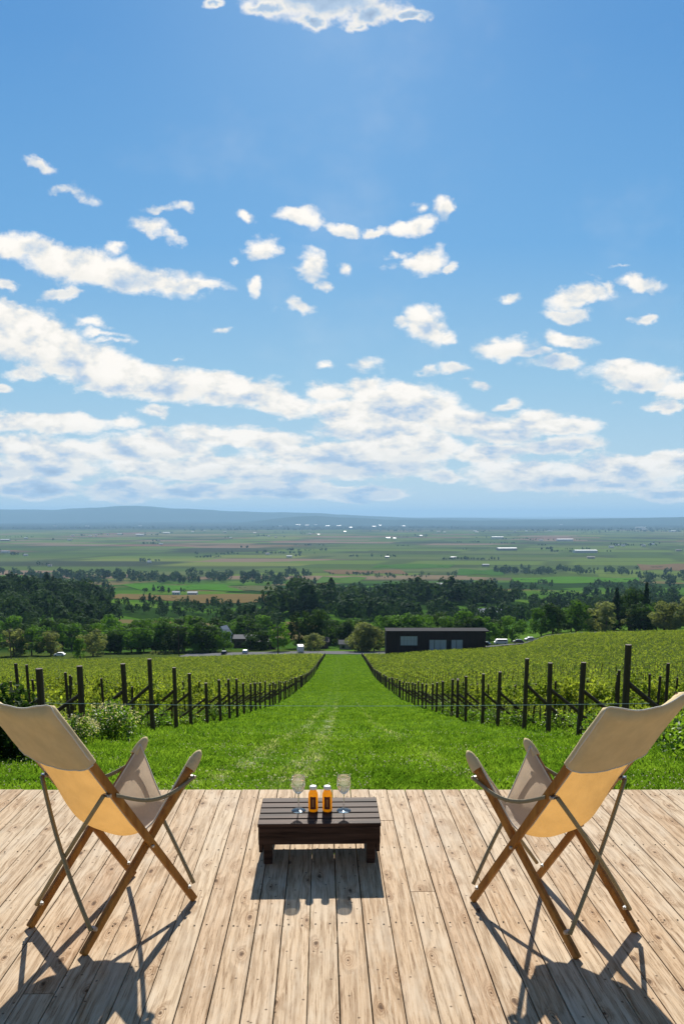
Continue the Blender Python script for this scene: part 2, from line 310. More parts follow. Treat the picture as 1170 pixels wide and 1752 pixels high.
def ground_material():
    m_, T = mat('turf_and_fields'); geo = T.n('ShaderNodeNewGeometry'); P = geo.outputs['Position']
    sep = T.n('ShaderNodeSeparateXYZ', {0: P}); X, Y = sep.outputs[0], sep.outputs[1]
    n1 = T.noise(P, .45, 5, .6); n2 = T.noise(P, 9.0, 5, .65)
    g = T.mix(n1, (.05, .11, .012), (.11, .19, .025)); g = T.mix(T.ss(n2, .35, .7, 0, .6), g, (.03, .06, .01))
    tr = track_mask(T, P)
    g = T.mix(tr, g, (.34, .34, .24))
    # patchy darker ground outside the lane, so the vine rows stand apart
    ax = T.m('ABSOLUTE', X)
    dark_ground = T.m('MULTIPLY', T.m('MULTIPLY', T.ss(ax, 6.3, 7.4), T.ss(ax, 400.0, 300.0)), T.ss(T.noise(P, .9, 5), .3, .6, .45, .8))
    g = T.mix(dark_ground, g, (.045, .05, .016))
    # meadows and woods of the slope, then the patchwork of the plain
    q = T.n('ShaderNodeVectorMath', {0: P, 1: (1 / 170., 1 / 150., 0)}, operation='MULTIPLY').outputs[0]
    v1 = T.n('ShaderNodeTexVoronoi', {'Vector': q, 'Scale': 1.0, 'Randomness': .8}, voronoi_dimensions='2D', distance='CHEBYCHEV')
    r1 = T.n('ShaderNodeSeparateColor', {0: v1.outputs['Color']}).outputs[0]
    slope = T.ramp(r1, [(0, (.02, .045, .01)), (.3, (.05, .11, .014)), (.5, (.07, .13, .018)), (.66, (.12, .10, .045)), (.82, (.035, .08, .013))], 'CONSTANT')
    rot = T.n('ShaderNodeMapping', {'Vector': P, 'Rotation': (0, 0, R(9)), 'Scale': (1 / 620., 1 / 300., 0)}).outputs[0]
    v2 = T.n('ShaderNodeTexVoronoi', {'Vector': rot, 'Scale': 1.0, 'Randomness': .75}, voronoi_dimensions='2D', distance='CHEBYCHEV')
    r2 = T.n('ShaderNodeSeparateColor', {0: v2.outputs['Color']}).outputs[1]
    plain = T.ramp(r2, [(0, (0.057, 0.089, 0.020)), (.2, (0.093, 0.135, 0.024)), (.36, (0.069, 0.103, 0.022)), (.5, (0.157, 0.086, 0.061)), (.60, (0.088, 0.111, 0.036)), (.72, (0.177, 0.124, 0.084)), (.82, (0.038, 0.045, 0.022)), (.9, (0.126, 0.152, 0.033))], 'CONSTANT')
    big = T.noise(P, .00035, 3); plain = T.mix(T.ss(big, .48, .62, 0, .35), plain, (0.088, 0.117, 0.024))
    plain = T.mix(T.m('MULTIPLY', T.ss(v2.outputs['Distance'], .42, .5), .6), plain, (0.038, 0.050, 0.022))
    far = T.mix(T.ss(T.noise(T.n('ShaderNodeVectorMath', {0: P, 1: (1, 2.5, 0)}, operation='MULTIPLY').outputs[0], .00045, 5, .6), .56, .66), (0.012, 0.022, 0.016), (0.074, 0.081, 0.039))
    c = T.mix(T.ss(Y, 300.0, 340.0), g, slope); c = T.mix(T.ss(Y, 1900.0, 2300.0), c, plain); c = T.mix(T.ss(Y, 10500.0, 12000.0), c, far)
    out(T, T.n('ShaderNodeBsdfDiffuse', {0: c, 'Normal': T.n('ShaderNodeBump', {'Height': n2, 'Strength': .5, 'Distance': .04}).outputs[0]}).outputs[0]); return m_

M = {}
M['deck'] = deck_material(); M['ground'] = ground_material()
M['screw'] = simple('screw_steel', (.035, .028, .024), .9, 0, spec=.0)
M['chairwood'] = wood('oiled_teak', (.25, .092, .012), (.44, .20, .036), .45, spec=.3)
M['steel'] = simple('bracket_steel', (.42, .40, .37), .35, .9)
M['post'] = wood('creosoted_post', (.045, .028, .018), (.11, .068, .042), .8, scale=14)
M['tablewood'] = wood('dark_stained_wood', (.016, .009, .007), (.10, .058, .042), .7, axis=0, scale=40, spec=.12)
M['grass'] = leafy('grass_blades', (.055, .125, .013), (.145, .245, .030), .45, .9, 0, 1.1, spec=.0, fine=46.0, tracks=True)
M['clover'] = leafy('clover_flowers', (.5, .5, .42), (.65, .66, .58), .4, .6, 0, 2.0)
M['vine'] = leafy('vine_leaves', (.085, .14, .018), (.265, .32, .05), .40, .8, .35, .9, .1, fine=9.0)
M['weed'] = leafy('weed_leaves', (.06, .14, .012), (.16, .25, .03), .5, .5, .3, 1.2)
M['seedhead'] = leafy('pale_seedheads', (.42, .38, .29), (.62, .58, .47), .4, .7, .1, 3.0)
M['bark'] = simple('bark', (.09, .065, .045), .9, 0, .35, 4.0)
FV = (.86, 1.14)
TREEM = [leafy('broadleaf_green', (.05, .12, .015), (.10, .21, .025), .35, .8, .45, .12, .08, fv=FV),
         leafy('broadleaf_dark', (.025, .055, .015), (.05, .10, .02), .3, .8, .4, .12, .08, fv=FV),
         leafy('willow_grey', (.12, .15, .06), (.21, .24, .10), .4, .8, .3, .12, .08, fv=FV),
         leafy('conifer_dark', (.014, .034, .016), (.032, .066, .024), .2, .8, .3, .12, .05, fv=FV)]
M['wood_far'] = leafy('woodland_leaves', (.016, .040, .018), (.040, .078, .024), .18, .9, .4, .03, .03, fv=FV)

# canvas: diffuse plus light through the weave
def canvas(name, c, ct, tf):
    m_, T = mat(name); tc = T.n('ShaderNodeTexCoord').outputs['Object']
    wv = T.m('MULTIPLY', T.m('SINE', T.m('MULTIPLY', T.n('ShaderNodeSeparateXYZ', {0: tc}).outputs[0], 2600.0)), T.m('SINE', T.m('MULTIPLY', T.n('ShaderNodeSeparateXYZ', {0: tc}).outputs[2], 2600.0)))
    st = T.noise(tc, 9.0, 5, .6); cr = T.noise(T.n('ShaderNodeVectorMath', {0: tc, 1: (1, 1, .5)}, operation='MULTIPLY').outputs[0], 22.0, 4, .55)
    cc = T.mix(T.ss(st, .3, .7), c, tuple(x * .86 for x in c)); c2 = T.mix(T.ss(st, .3, .7), ct, tuple(x * .85 for x in ct))
    h = T.m('ADD', T.m('MULTIPLY', wv, .05), cr)
    nrm = T.n('ShaderNodeBump', {'Height': h, 'Strength': .45, 'Distance': .012}).outputs[0]
    d = T.n('ShaderNodeBsdfDiffuse', {0: cc, 'Normal': nrm}).outputs[0]; t = T.n('ShaderNodeBsdfTranslucent', {0: c2, 'Normal': nrm}).outputs[0]
    out(T, T.n('ShaderNodeMixShader', {0: tf, 1: d, 2: t}).outputs[0]); return m_
M['sling'] = canvas('canvas_single', (.38, .30, .20), (.60, .32, .085), .42)
M['seat'] = canvas('canvas_seat', (.64, .55, .45), (.54, .43, .32), .34)
M['pocket'] = canvas('canvas_double', (.74, .60, .36), (.62, .46, .22), .14)
M['hem'] = simple('canvas_piping', (.62, .56, .47), .9, 0, .1, 60)
M['webbing'] = simple('olive_webbing', (.22, .19, .12), .9, 0, .15, 90)

# ------------------------------------------------------------------ terrain
_Y = np.array([-200, 0, 4.4, 18, 22, 28, 38, 45, 75, 112, 155, 230, 262, 300, 400, 600, 900, 1400, 2000, 2900, 4000, 1e6])
_Z = np.array([-.1, -.3, -.40, -3.85, -4.8, -6.3, -8.75, -10.3, -16.8, -23.6, -31, -41.3, -46.1, -51, -64.4, -82, -105, -136, -169, -198.8, -201, -201.])
_l = np.linspace(math.log(3.0), math.log(60000.), 3000); _zz = np.interp(np.exp(_l), _Y, _Z)
_k = 35; _zp = np.convolve(np.pad(_zz, _k, mode='edge'), np.ones(2 * _k + 1) / (2 * _k + 1), 'valid')
def sst(x, a, b):
    t = np.clip((x - a) / (b - a), 0, 1); return t * t * (3 - 2 * t)
def terr(X, Y):
    X = np.asarray(X, float); Y = np.asarray(Y, float)
    z = np.where(Y > 3.2, np.interp(np.log(np.maximum(Y, 3.0)), _l, _zp), np.interp(Y, _Y, _Z))
    r = X / np.maximum(Y, 20)
    b = np.interp(r, [.06, .12, .19, .24, .27, .31, .44, .8], [0, 1.2, 2.0, 3.2, 6.2, 7.2, 8.0, 8.5])
    z = z + b * sst(Y, 70, 250) * (1 - sst(Y, 380, 700))
    z = z - 2.2 * sst(-r, .02, .40) * sst(Y, 80, 240) * (1 - sst(Y, 300, 500))
    z = z + 26 * np.exp(-((r + .46) / .17) ** 2) * np.exp(-((Y - 820) / 260) ** 2)
    z = z + 12 * np.exp(-((r + .05) / .06) ** 2) * np.exp(-((Y - 720) / 150) ** 2)
    z = z + 14 * np.exp(-((r - .13) / .12) ** 2) * np.exp(-((Y - 880) / 200) ** 2)
    z = z + sst(Y, 8, 20) * (1 - sst(Y, 2000, 3500)) * (.06 * np.sin(X * .9 + Y * .31) * np.sin(Y * .57) + .4 * sst(Y, 300, 500) * np.sin(X * .021) * np.sin(Y * .013 + X * .004))
    z = z + np.where(Y > 13000, 1, 0) * sst(Y, 13000, 30000) * 60 * (np.sin(X * .00021 + 1) * np.sin(Y * .0003) + .6 * np.sin(X * .0006 + Y * .0002) + .6)
    return z
def tz(x, y): return float(terr(x, y))
def at(px, Y): return (px - 585) / F_PX * (Y * math.cos(TH) + (EYE - tz((px - 585) / F_PX * Y, Y)) * math.sin(TH))   # X on the ground for a bearing
ys = np.concatenate([np.linspace(-40, 4, 23), np.exp(np.linspace(math.log(4.4), math.log(75000), 520))])
ts = np.linspace(-1, 1, 241); ts = np.sign(ts) * np.abs(ts) ** 1.25
gy, gt = np.meshgrid(ys, ts, indexing='ij'); gx = gt * (14 + np.abs(gy) * .78)
gz = terr(gx, gy); nv = gz.size; idx = np.arange(nv).reshape(gz.shape)
fc = np.stack([idx[:-1, :-1], idx[:-1, 1:], idx[1:, 1:], idx[1:, :-1]], -1).reshape(-1, 4)
g = np_mesh('ground', np.stack([gx, gy, gz], -1).reshape(-1, 3), fc, 4, M['ground']); g['kind'] = 'structure'
g.data.polygons.foreach_set('use_smooth', [True] * len(g.data.polygons))

# far mountains: ridged sheets rising from the plain
def ridge(name, Y0, dep, pts, seed):
    pts = sorted(pts); xs = np.linspace((pts[0][0] - 585) / F_PX * Y0, (pts[-1][0] - 585) / F_PX * Y0, 260)
    px = xs / Y0 * F_PX + 585
    hh = np.interp(px, [p[0] for p in pts], [p[1] for p in pts]) * Y0 / F_PX
    vs = []; nd = 14
    for j in range(nd):
        t = j / (nd - 1); prof = math.sin(math.pi * t) ** .8
        for i, x in enumerate(xs):
            nn = mnoise.fractal(Vector((x * .0006 + seed, t * 3, seed)), 1.0, 2.0, 5)
            vs.append((x, Y0 + (t - .5) * dep, -205 + max(0, hh[i]) * prof * (1 + .10 * nn)))
    I = np.arange(nd * len(xs)).reshape(nd, len(xs))
    fc = np.stack([I[:-1, :-1], I[:-1, 1:], I[1:, 1:], I[1:, :-1]], -1).reshape(-1, 4)
    o = np_mesh(name, np.array(vs), fc, 4, M['mount']); o['kind'] = 'structure'
    o.data.polygons.foreach_set('use_smooth', [True] * len(o.data.polygons))
M['mount'], T = mat('mountain_forest'); out(T, T.n('ShaderNodeBsdfDiffuse', {0: T.mix(T.noise(T.n('ShaderNodeNewGeometry').outputs['Position'], .0012, 5, .6), (.012, .028, .02), (.03, .05, .03))}).outputs[0])
ridge('mountains', 25000, 6000, [(-260, 12), (-100, 17), (0, 20), (60, 21), (110, 20), (160, 23), (205, 25), (240, 28), (262, 27), (300, 23), (380, 19), (450, 17), (540, 15), (600, 12), (680, 8), (760, 4), (840, 0)], 3.0)
ridge('foothills', 19000, 4000, [(380, 0), (440, 5), (500, 12), (540, 14), (600, 11), (660, 7), (720, 8), (800, 6), (900, 7), (1000, 9), (1100, 10), (1200, 12), (1400, 10)], 8.0)

# ------------------------------------------------------------------ haze
m_, T = mat('air_haze')
T.n('ShaderNodeOutputMaterial', {'Volume': T.n('ShaderNodeVolumePrincipled', {'Color': (.36, .60, .84, 1), 'Density': 4.8e-5, 'Anisotropy': 0.1}).outputs[0]})
bm = bmesh.new(); box(bm, (0, 39000, 40), (150000, 80000, 700)); hz = obj('haze', bm, m_); hz['kind'] = 'stuff'

# ------------------------------------------------------------------ deck
DA = math.atan(.0243)      # the boards run slightly left of the view
def build_deck():
    bm = bmesh.new(); lay = bm.verts.layers.float.new('board'); rr = random.Random(5)
    ca, sa = math.cos(DA), math.sin(DA)
    def local(X, Y): return (X * ca + Y * sa, -X * sa + Y * ca)
    seam = local(.2645, 4.35)[0]; pitch = .1075
    for i in range(-34, 34):
        x0 = seam + i * pitch; gap = rr.choice([.0025, .003, .004, .0055]); v = rr.random()
        xm = x0 + pitch / 2; yend = (4.352 - xm * sa) / ca + rr.uniform(-.003, .003)
        cuts = [-2.0, yend]
        if rr.random() < .28: cuts = [-2.0, rr.uniform(1.6, 3.9), yend]
        for a, b in zip(cuts, cuts[1:]):
            n0 = len(bm.verts); dz = rr.uniform(-.0012, .0012)
            box(bm, (xm, (a + b) / 2, -.019 + dz), (pitch - gap, b - a - .003, .038), None, .0025)
            bm.verts.ensure_lookup_table()
            vv = v if a == cuts[0] else rr.random()
            for q in bm.verts[n0:]: q[lay] = vv
        for yj in (.0, .70, 1.40, 2.105, 2.817, 3.53, 4.22):
            for dx in (.022, pitch - .026):
                cx_, cy_ = x0 + dx + rr.uniform(-.004, .004), yj + rr.uniform(-.008, .008)
                vs = [bm.verts.new((cx_ + .0038 * math.cos(k * math.pi / 4), cy_ + .0038 * math.sin(k * math.pi / 4), .0016)) for k in range(8)]
                bm.faces.new(vs).material_index = 1
    for yj in (.0, .70, 1.40, 2.105, 2.817, 3.53, 4.22):            # joists below
        box(bm, (0, yj - .0, -.088), (7.2, .045, .09))
    ex = (4.335 - 0) / ca; box(bm, (.1, ex - .022, -.045 - .17), (7.1, .022, .34), None, .002)     # unseen skirt board, added to stop sunlight getting in below the deck
    me = bpy.data.meshes.new('deck'); bm.normal_update(); bm.to_mesh(me); bm.free()
    o = link_mesh('deck', me, [M['deck'], M['screw']]); o.rotation_euler = (0, 0, DA); o['kind'] = 'structure'
build_deck()

# ------------------------------------------------------------------ folding canvas chairs
def chair():
    root = empty('canvas_chair')
    # local frame: y forward (away from the viewer), x right, feet at z = 0; s runs backwards from the front foot
    def P(s, z, x): return Vector((x, .2635 - s, z))
    for sx in (-1, 1):
        xo, xi = sx * .1935, sx * .168
        b = bmesh.new(); beam(b, P(-.006, .003, xo), P(.615, .965, xo), .021, .031, (1, 0, 0), .005); bp = obj('back_pole', b, M['chairwood'], root)
        b = bmesh.new(); beam(b, P(.532, .003, xi), P(-.065, .60, xi), .021, .031, (1, 0, 0), .005); obj('seat_pole', b, M['chairwood'], root)
        b = bmesh.new(); box(b, P(.212, .325, sx * .181), (.062, .012, .012), None, .003); obj('pivot_bolt', b, M['steel'], bp)
        for (s, z, x) in ((.400, .590, xo), (.478, .085, xi), (.028, .075, xo), (-.045, .53, xi)):
            b = bmesh.new(); box(b, P(s, z, x), (.028, .018, .012), None, .003); tube(b, [P(s, z, x - .018), P(s, z, x + .018)], .006); obj('bracket', b, M['steel'], bp)
    # crossed rods behind and below the seat
    def rod(a, c, bow, nm='rear_rod'):
        a = Vector(a); c = Vector(c); pts = []
        for i in range(9):
            t = i / 8; pts.append(a.lerp(c, t) + Vector(bow) * math.sin(math.pi * t))
        b = bmesh.new(); tube(b, pts, .0085, 8); obj(nm, b, M['rod'], root, True)
    for sx in (-1, 1):
        rod(P(.415, .592, sx * .19), P(.492, .082, -sx * .172), (0, -.006 * (1 if sx > 0 else 3), 0))
        rod(P(-.01, .072, sx * .19), P(-.02, .53, -sx * .17), (0, .006 * (1 if sx > 0 else 3), 0), 'front_rod')
    # sling
    edge = [(.565, .885), (.52, .80), (.46, .70), (.395, .60), (.33, .50), (.275, .42), (.225, .385), (.17, .395), (.125, .435), (.08, .48), (.035, .525), (-.01, .57), (-.05, .612)]
    mid = [(.570, .882), (.522, .79), (.470, .685), (.428, .58), (.40, .485), (.345, .41), (.28, .36), (.20, .338), (.125, .340), (.065, .352), (.02, .366), (-.01, .38), (-.03, .392)]
    def cr(pts, t):
        n = len(pts) - 1; i = min(int(t * n), n - 1); f = t * n - i
        p = [pts[max(0, min(n, i + k))] for k in (-1, 0, 1, 2)]
        return tuple(.5 * (2 * p[1][k] + (p[2][k] - p[0][k]) * f + (2 * p[0][k] - 5 * p[1][k] + 4 * p[2][k] - p[3][k]) * f * f + (3 * p[1][k] - p[0][k] - 3 * p[2][k] + p[3][k]) * f ** 3) for k in (0, 1))
    NU, NV = 28, 60; b = bmesh.new(); grid = []
    for j in range(NV + 1):
        v = j / NV; e = cr(edge, v); m = cr(mid, v); row = []
        xe = .181 if v < .42 else .181 - .024 * min(1, (v - .42) / .12)
        for i in range(NU + 1):
            u = 2 * i / NU - 1
            pw = 2.0 + 2.5 * min(1, max(0, (v - .35) / .3)) * (1 - max(0, (v - .75) / .25)) - .9 * max(0, (v - .75) / .25)
            k = 1 - abs(u) ** pw
            s = e[0] + (m[0] - e[0]) * k; z = e[1] + (m[1] - e[1]) * k
            wr = .0035 * mnoise.noise(Vector((u * 3, v * 11, 2.0))) + .006 * mnoise.noise(Vector((u * 1.5 + 4, v * 5, 7.0)))
            row.append(b.verts.new(P(s + wr * (1 - abs(u)), z + wr * (1 - u * u), xe * u)))
        grid.append(row)
    for j in range(NV):
        for i in range(NU): b.faces.new((grid[j][i], grid[j][i + 1], grid[j + 1][i + 1], grid[j + 1][i])).material_index = 1 if j > 33 else 0
    hemf = [v_.co.copy() for v_ in grid[-1]]; heml = [r_[0].co.copy() for r_ in grid]; hemr = [r_[-1].co.copy() for r_ in grid]
    sl = obj('sling', b, [M['sling'], M['seat']], root, True)
    for hp in (hemf, heml, hemr):
        b = bmesh.new(); tube(b, hp, .0034, 6); obj('piping', b, M['hem'], sl, True)
    # front pockets over the seat poles
    for sx in (-1, 1):
        b = bmesh.new(); prof = []
        d = Vector((0, .597, .597)).normalized(); nrm = Vector((0, -d.z, d.y)); base = P(-.03, .565, sx * .168); N = 14
        for k in range(9):
            t = k / 8; r1 = .024 * math.sqrt(max(.02, 1 - t ** 3)); c0 = base + d * (.095 * t)
            prof.append([b.verts.new(c0 + Vector((1, 0, 0)) * (.020 * math.sqrt(max(.02, 1 - t ** 3))) * math.cos(2 * math.pi * q / N) + nrm * r1 * 1.15 * math.sin(2 * math.pi * q / N)) for q in range(N)])
        for a_, c_ in zip(prof, prof[1:]):
            for q in range(N): b.faces.new((a_[q], a_[(q + 1) % N], c_[(q + 1) % N], c_[q]))
        b.faces.new(prof[-1]); obj('pole_pocket', b, M['pocket'], root, True)
    # head pocket: closed sleeve over the tops of the back poles
    d = Vector((0, -.615, .962)).normalized(); nrm = Vector((0, -d.z, d.y))    # nrm points to the rear
    b = bmesh.new(); NU, NV = 40, 14; rings = []
    for i in range(NU + 1):
        u = 2 * i / NU - 1; u = math.copysign(1 - (1 - abs(u)) ** 1.7, u); x = .222 * u; ring = []
        lo = .735 - .022 * (1 - u * u); hi = .985 - .020 * (1 - u * u) + .002 * math.cos(u * 9) - .010 * max(0, (abs(u) - .93) / .07) ** 2; th_ = max(.003, .023 * math.sqrt(max(0, 1 - max(0, (abs(u) - .88) / .12) ** 2)))
        sag = .031 * (1 - u * u)
        for j in range(2 * NV):
            if j < NV: t = j / (NV - 1); side = -1
            else: t = 1 - (j - NV) / (NV - 1); side = 1
            z = lo + (hi - lo) * t; c0 = P(z * .64, z, x)
            rnd_ = math.sqrt(max(0.0, 1 - max(0, (t - .9) / .1) ** 2)); pinch = min(1, th_ * rnd_ / .022 + .04)
            wr = .003 * mnoise.noise(Vector((u * 4, t * 3, side * 2.0)))
            ring.append(b.verts.new(c0 + nrm * (side * .023 * pinch * (1 if abs(u) > .7 else .55 + .45 * abs(u)) + sag + wr)))
        rings.append(ring)
    L = 2 * NV
    for a_, c_ in zip(rings, rings[1:]):
        for q in range(L):
            if q == L - 1: continue
            b.faces.new((a_[q], a_[(q + 1) % L], c_[(q + 1) % L], c_[q]))
    for r_ in (rings[0], rings[-1]):
        for q in range(NV - 1): b.faces.new((r_[q], r_[q + 1], r_[L - 2 - q], r_[L - 1 - q]))
    lowh = [r_[L - 1].co.copy() for r_ in rings]; toph = [r_[NV].co.copy() + Vector((0, 0, .001)) for r_ in rings]; s1 = [v_.co.copy() for v_ in rings[0][NV:]]; s2 = [v_.co.copy() for v_ in rings[-1][NV:]]
    hp_ = obj('head_pocket', b, M['pocket'], root, True)
    for hp in (toph, s1[:NV - 1], s2[:NV - 1], lowh):
        b = bmesh.new(); tube(b, hp, .0028, 6); obj('seam', b, M['hem'], hp_, True)
    # arm straps
    for sx in (-1, 1):
        A = P(-.040, .535, sx * .186); B = P(.372, .585, sx * .206); pts = []
        for i in range(13):
            t = i / 12; pts.append(A.lerp(B, t) + Vector((0, 0, -.055 * math.sin(math.pi * t))))
        b = bmesh.new()
        lft = [b.verts.new(p_ + Vector((-.002, 0, .008))) for p_ in pts]; rgt = [b.verts.new(p_ + Vector((-.002, 0, -.008))) for p_ in pts]
        lf2 = [b.verts.new(p_ + Vector((.002, 0, .008))) for p_ in pts]; rg2 = [b.verts.new(p_ + Vector((.002, 0, -.008))) for p_ in pts]
        for i in range(12):
            for a_, c_ in ((lft, rgt), (rg2, lf2), (lf2, lft), (rgt, rg2)): b.faces.new((a_[i], a_[i + 1], c_[i + 1], c_[i]))
        obj('arm_strap', b, M['webbing'], root, True)
    return root
M['rod'] = simple('olive_rod', (.27, .22, .12), .5, .2)
ch1 = chair()
ch1['label'] = 'left folding canvas chair with wooden frame standing on the deck left of the low table'
ch1['category'] = 'chair'; ch1['group'] = 'folding canvas chairs on the deck'
ch1.location = (-.939, 2.908, 0)
ch1.rotation_euler = (0, 0, -math.atan2(.579, .815))
ch2 = copy_tree(ch1)
ch2['label'] = 'right folding canvas chair with wooden frame standing on the deck right of the low table'
ch2.location = (.860, 2.884, 0)
ch2.rotation_euler = (0, 0, math.atan2(.541, .841))

# ------------------------------------------------------------------ low table, bottles, glasses
tb = empty('low_table', (-.108, 3.505, 0), R(1.4), 'low dark slatted wooden table between the two chairs', 'table')
TW, TD, TZ = .568, .345, .207
for k in range(5):
    b = bmesh.new(); dpt = TD / 5; y0 = -TD / 2 + (k + .5) * dpt
    box(b, (0, y0, TZ - .009), (TW, dpt - .011, .018), None, .003); obj('slat', b, M['tablewood'], tb)
for sy in (-1, 1):
    b = bmesh.new(); box(b, (0, sy * (TD / 2 - .012), TZ - .018 - .0415), (TW - .006, .018, .082 if sy < 0 else .098), None, .002); obj('apron', b, M['tablewood'], tb)
for sx in (-1, 1):
    b = bmesh.new(); box(b, (sx * (TW / 2 - .012), 0, TZ - .019 - .064), (.018, TD - .044, .128), None, .002); obj('side_panel', b, M['tablewood'], tb)
    for sy in (-1, 1):
        b = bmesh.new(); box(b, (sx * (TW / 2 - .044), sy * (TD / 2 - .044), (TZ - .019) / 2), (.040, .040, TZ - .021), None, .003); obj('leg', b, M['tablewood'], tb)
def glassmat():
    m_, T = mat('clear_glass'); fr = T.n('ShaderNodeFresnel', {'IOR': 1.45}).outputs[0]
    gl = T.n('ShaderNodeBsdfGlossy', {0: (1, 1, 1, 1), 'Roughness': .04}).outputs[0]; fc_ = T.n('ShaderNodeLayerWeight', {0: .5}).outputs['Facing']; tr = T.n('ShaderNodeBsdfTransparent', {0: (.985, .99, .985, 1)}).outputs[0]
    lw = T.n('ShaderNodeLayerWeight', {0: .25}).outputs['Facing']
    df = T.n('ShaderNodeBsdfTranslucent', {0: (.85, .88, .88, 1)}).outputs[0]
    a = T.n('ShaderNodeMixShader', {0: T.m('MULTIPLY_ADD', T.m('POWER', fc_, 3.0), .75, .05), 1: tr, 2: gl}).outputs[0]
    a = T.n('ShaderNodeMixShader', {0: T.ss(lw, .45, 1.0, .02, .22), 1: a, 2: df}).outputs[0]
    rf = T.n('ShaderNodeBsdfGlass', {'Color': (1, 1, 1, 1), 'Roughness': 0.0, 'IOR': 1.45}).outputs[0]
    out(T, T.n('ShaderNodeMixShader', {0: .5, 1: a, 2: rf}).outputs[0]); return m_
M['glass'] = glassmat()
def wine_glass(px, label):
    X = at3(px); root = empty('wine_glass', (X, 3.50, TZ), 0, label, 'glass', 'wine glasses on the low table')
    b = bmesh.new(); lathe(b, [(0, .003), (.012, .0035), (.030, .0025), (.0345, .0012), (.0345, 0), (0, 0)], 36); obj('foot', b, M['glass'], root, True)
    b = bmesh.new(); lathe(b, [(.010, .003), (.0045, .009), (.0036, .02), (.0034, .07), (.0045, .080), (.008, .086), (.0, .088)], 20); obj('stem', b, M['glass'], root, True)
    b = bmesh.new(); lathe(b, [(0, .087), (.008, .0885), (.018, .097), (.0265, .110), (.0315, .125), (.0332, .140), (.0325, .155), (.0300, .172), (.0307, .1733), (.0314, .172), (.0339, .155), (.0346, .140), (.0329, .124), (.0279, .108), (.0194, .0945), (.0095, .0855), (.004, .083)], 36); obj('bowl', b, M['glass'], root, True)
def at3(px): return (px - 585) / F_PX * (3.5 * math.cos(TH) + (EYE - TZ) * math.sin(TH))
wine_glass(511, 'left empty stemmed wine glass standing on the low table'); wine_glass(588, 'right empty stemmed wine glass standing on the low table')
m_, T = mat('orange_juice'); d = principled(T, (.85, .40, .018), .12, 0, .6, **{'Coat Weight': .6, 'Emission Strength': 0.0}); t = T.n('ShaderNodeBsdfTranslucent', {0: (1.0, .62, .05, 1)}).outputs[0]
out(T, T.n('ShaderNodeMixShader', {0: .6, 1: d, 2: t}).outputs[0]); M['juice'] = m_
M['cap'] = simple('white_cap', (.85, .83, .78), .4, 0, .04); M['label'] = simple('maroon_label', (.12, .022, .014), .6, 0, .2, 60); M['label2'] = simple('label_print', (.42, .19, .05), .6, 0, .1, 60)
def bottle(px, label):
    root = empty('juice_bottle', (at3(px), 3.495, TZ), 0, label, 'bottle', 'juice bottles on the low table')
    prof = [(0, 0), (.019, 0), (.0225, .004), (.0232, .012), (.0232, .078), (.0215, .091), (.0165, .101), (.0145, .106), (.0145, .111), (0, .111)]
    b = bmesh.new(); lathe(b, prof, 36); obj('body', b, M['juice'], root, True)
    b = bmesh.new(); lathe(b, [(0, .1095), (.0165, .1095), (.0172, .1115), (.0172, .1235), (.0155, .1255), (0, .126)], 28); obj('cap', b, M['cap'], root, True)
    for nm, r_, z0, z1, a0, mm in (('label', .0238, .016, .078, .62, M['label']), ('label_print', .0242, .028, .066, .16, M['label2'])):
        b = bmesh.new(); N = 10; vs = []
        for k in range(N + 1):
            a = -math.pi / 2 + a0 * (2 * k / N - 1); vs.append((b.verts.new((r_ * math.cos(a), r_ * math.sin(a), z0)), b.verts.new((r_ * math.cos(a), r_ * math.sin(a), z1))))
        for p_, q_ in zip(vs, vs[1:]): b.faces.new((p_[0], q_[0], q_[1], p_[1]))
        o = obj(nm, b, mm, root, True)
bottle(536, 'left small bottle of orange juice with white cap on the low table'); bottle(560, 'right small bottle of orange juice with white cap on the low table')

# ------------------------------------------------------------------ grass
def blades(n, y0, y1, half, h, wd, pw, seed, name, matl, xlim=None):
    r = np.random.default_rng(seed); t = r.random(n) ** pw; Y = y0 + (y1 - y0) * t
    X = (r.random(n) * 2 - 1) * (half + Y * .47) if xlim is None else (r.random(n) * 2 - 1) * np.minimum(xlim, half + Y * .47)
    Z = terr(X, Y) - .01
    return X, Y, Z, r
def vnoise(x, y, seed=0):
    xi, yi = np.floor(x), np.floor(y); fx, fy = x - xi, y - yi; fx = fx * fx * (3 - 2 * fx); fy = fy * fy * (3 - 2 * fy)
    h = lambda a, b: (np.sin(a * 127.1 + b * 311.7 + seed * 74.7) * 43758.5453) % 1.0
    return (h(xi, yi) * (1 - fx) + h(xi + 1, yi) * fx) * (1 - fy) + (h(xi, yi + 1) * (1 - fx) + h(xi + 1, yi + 1) * fx) * fy
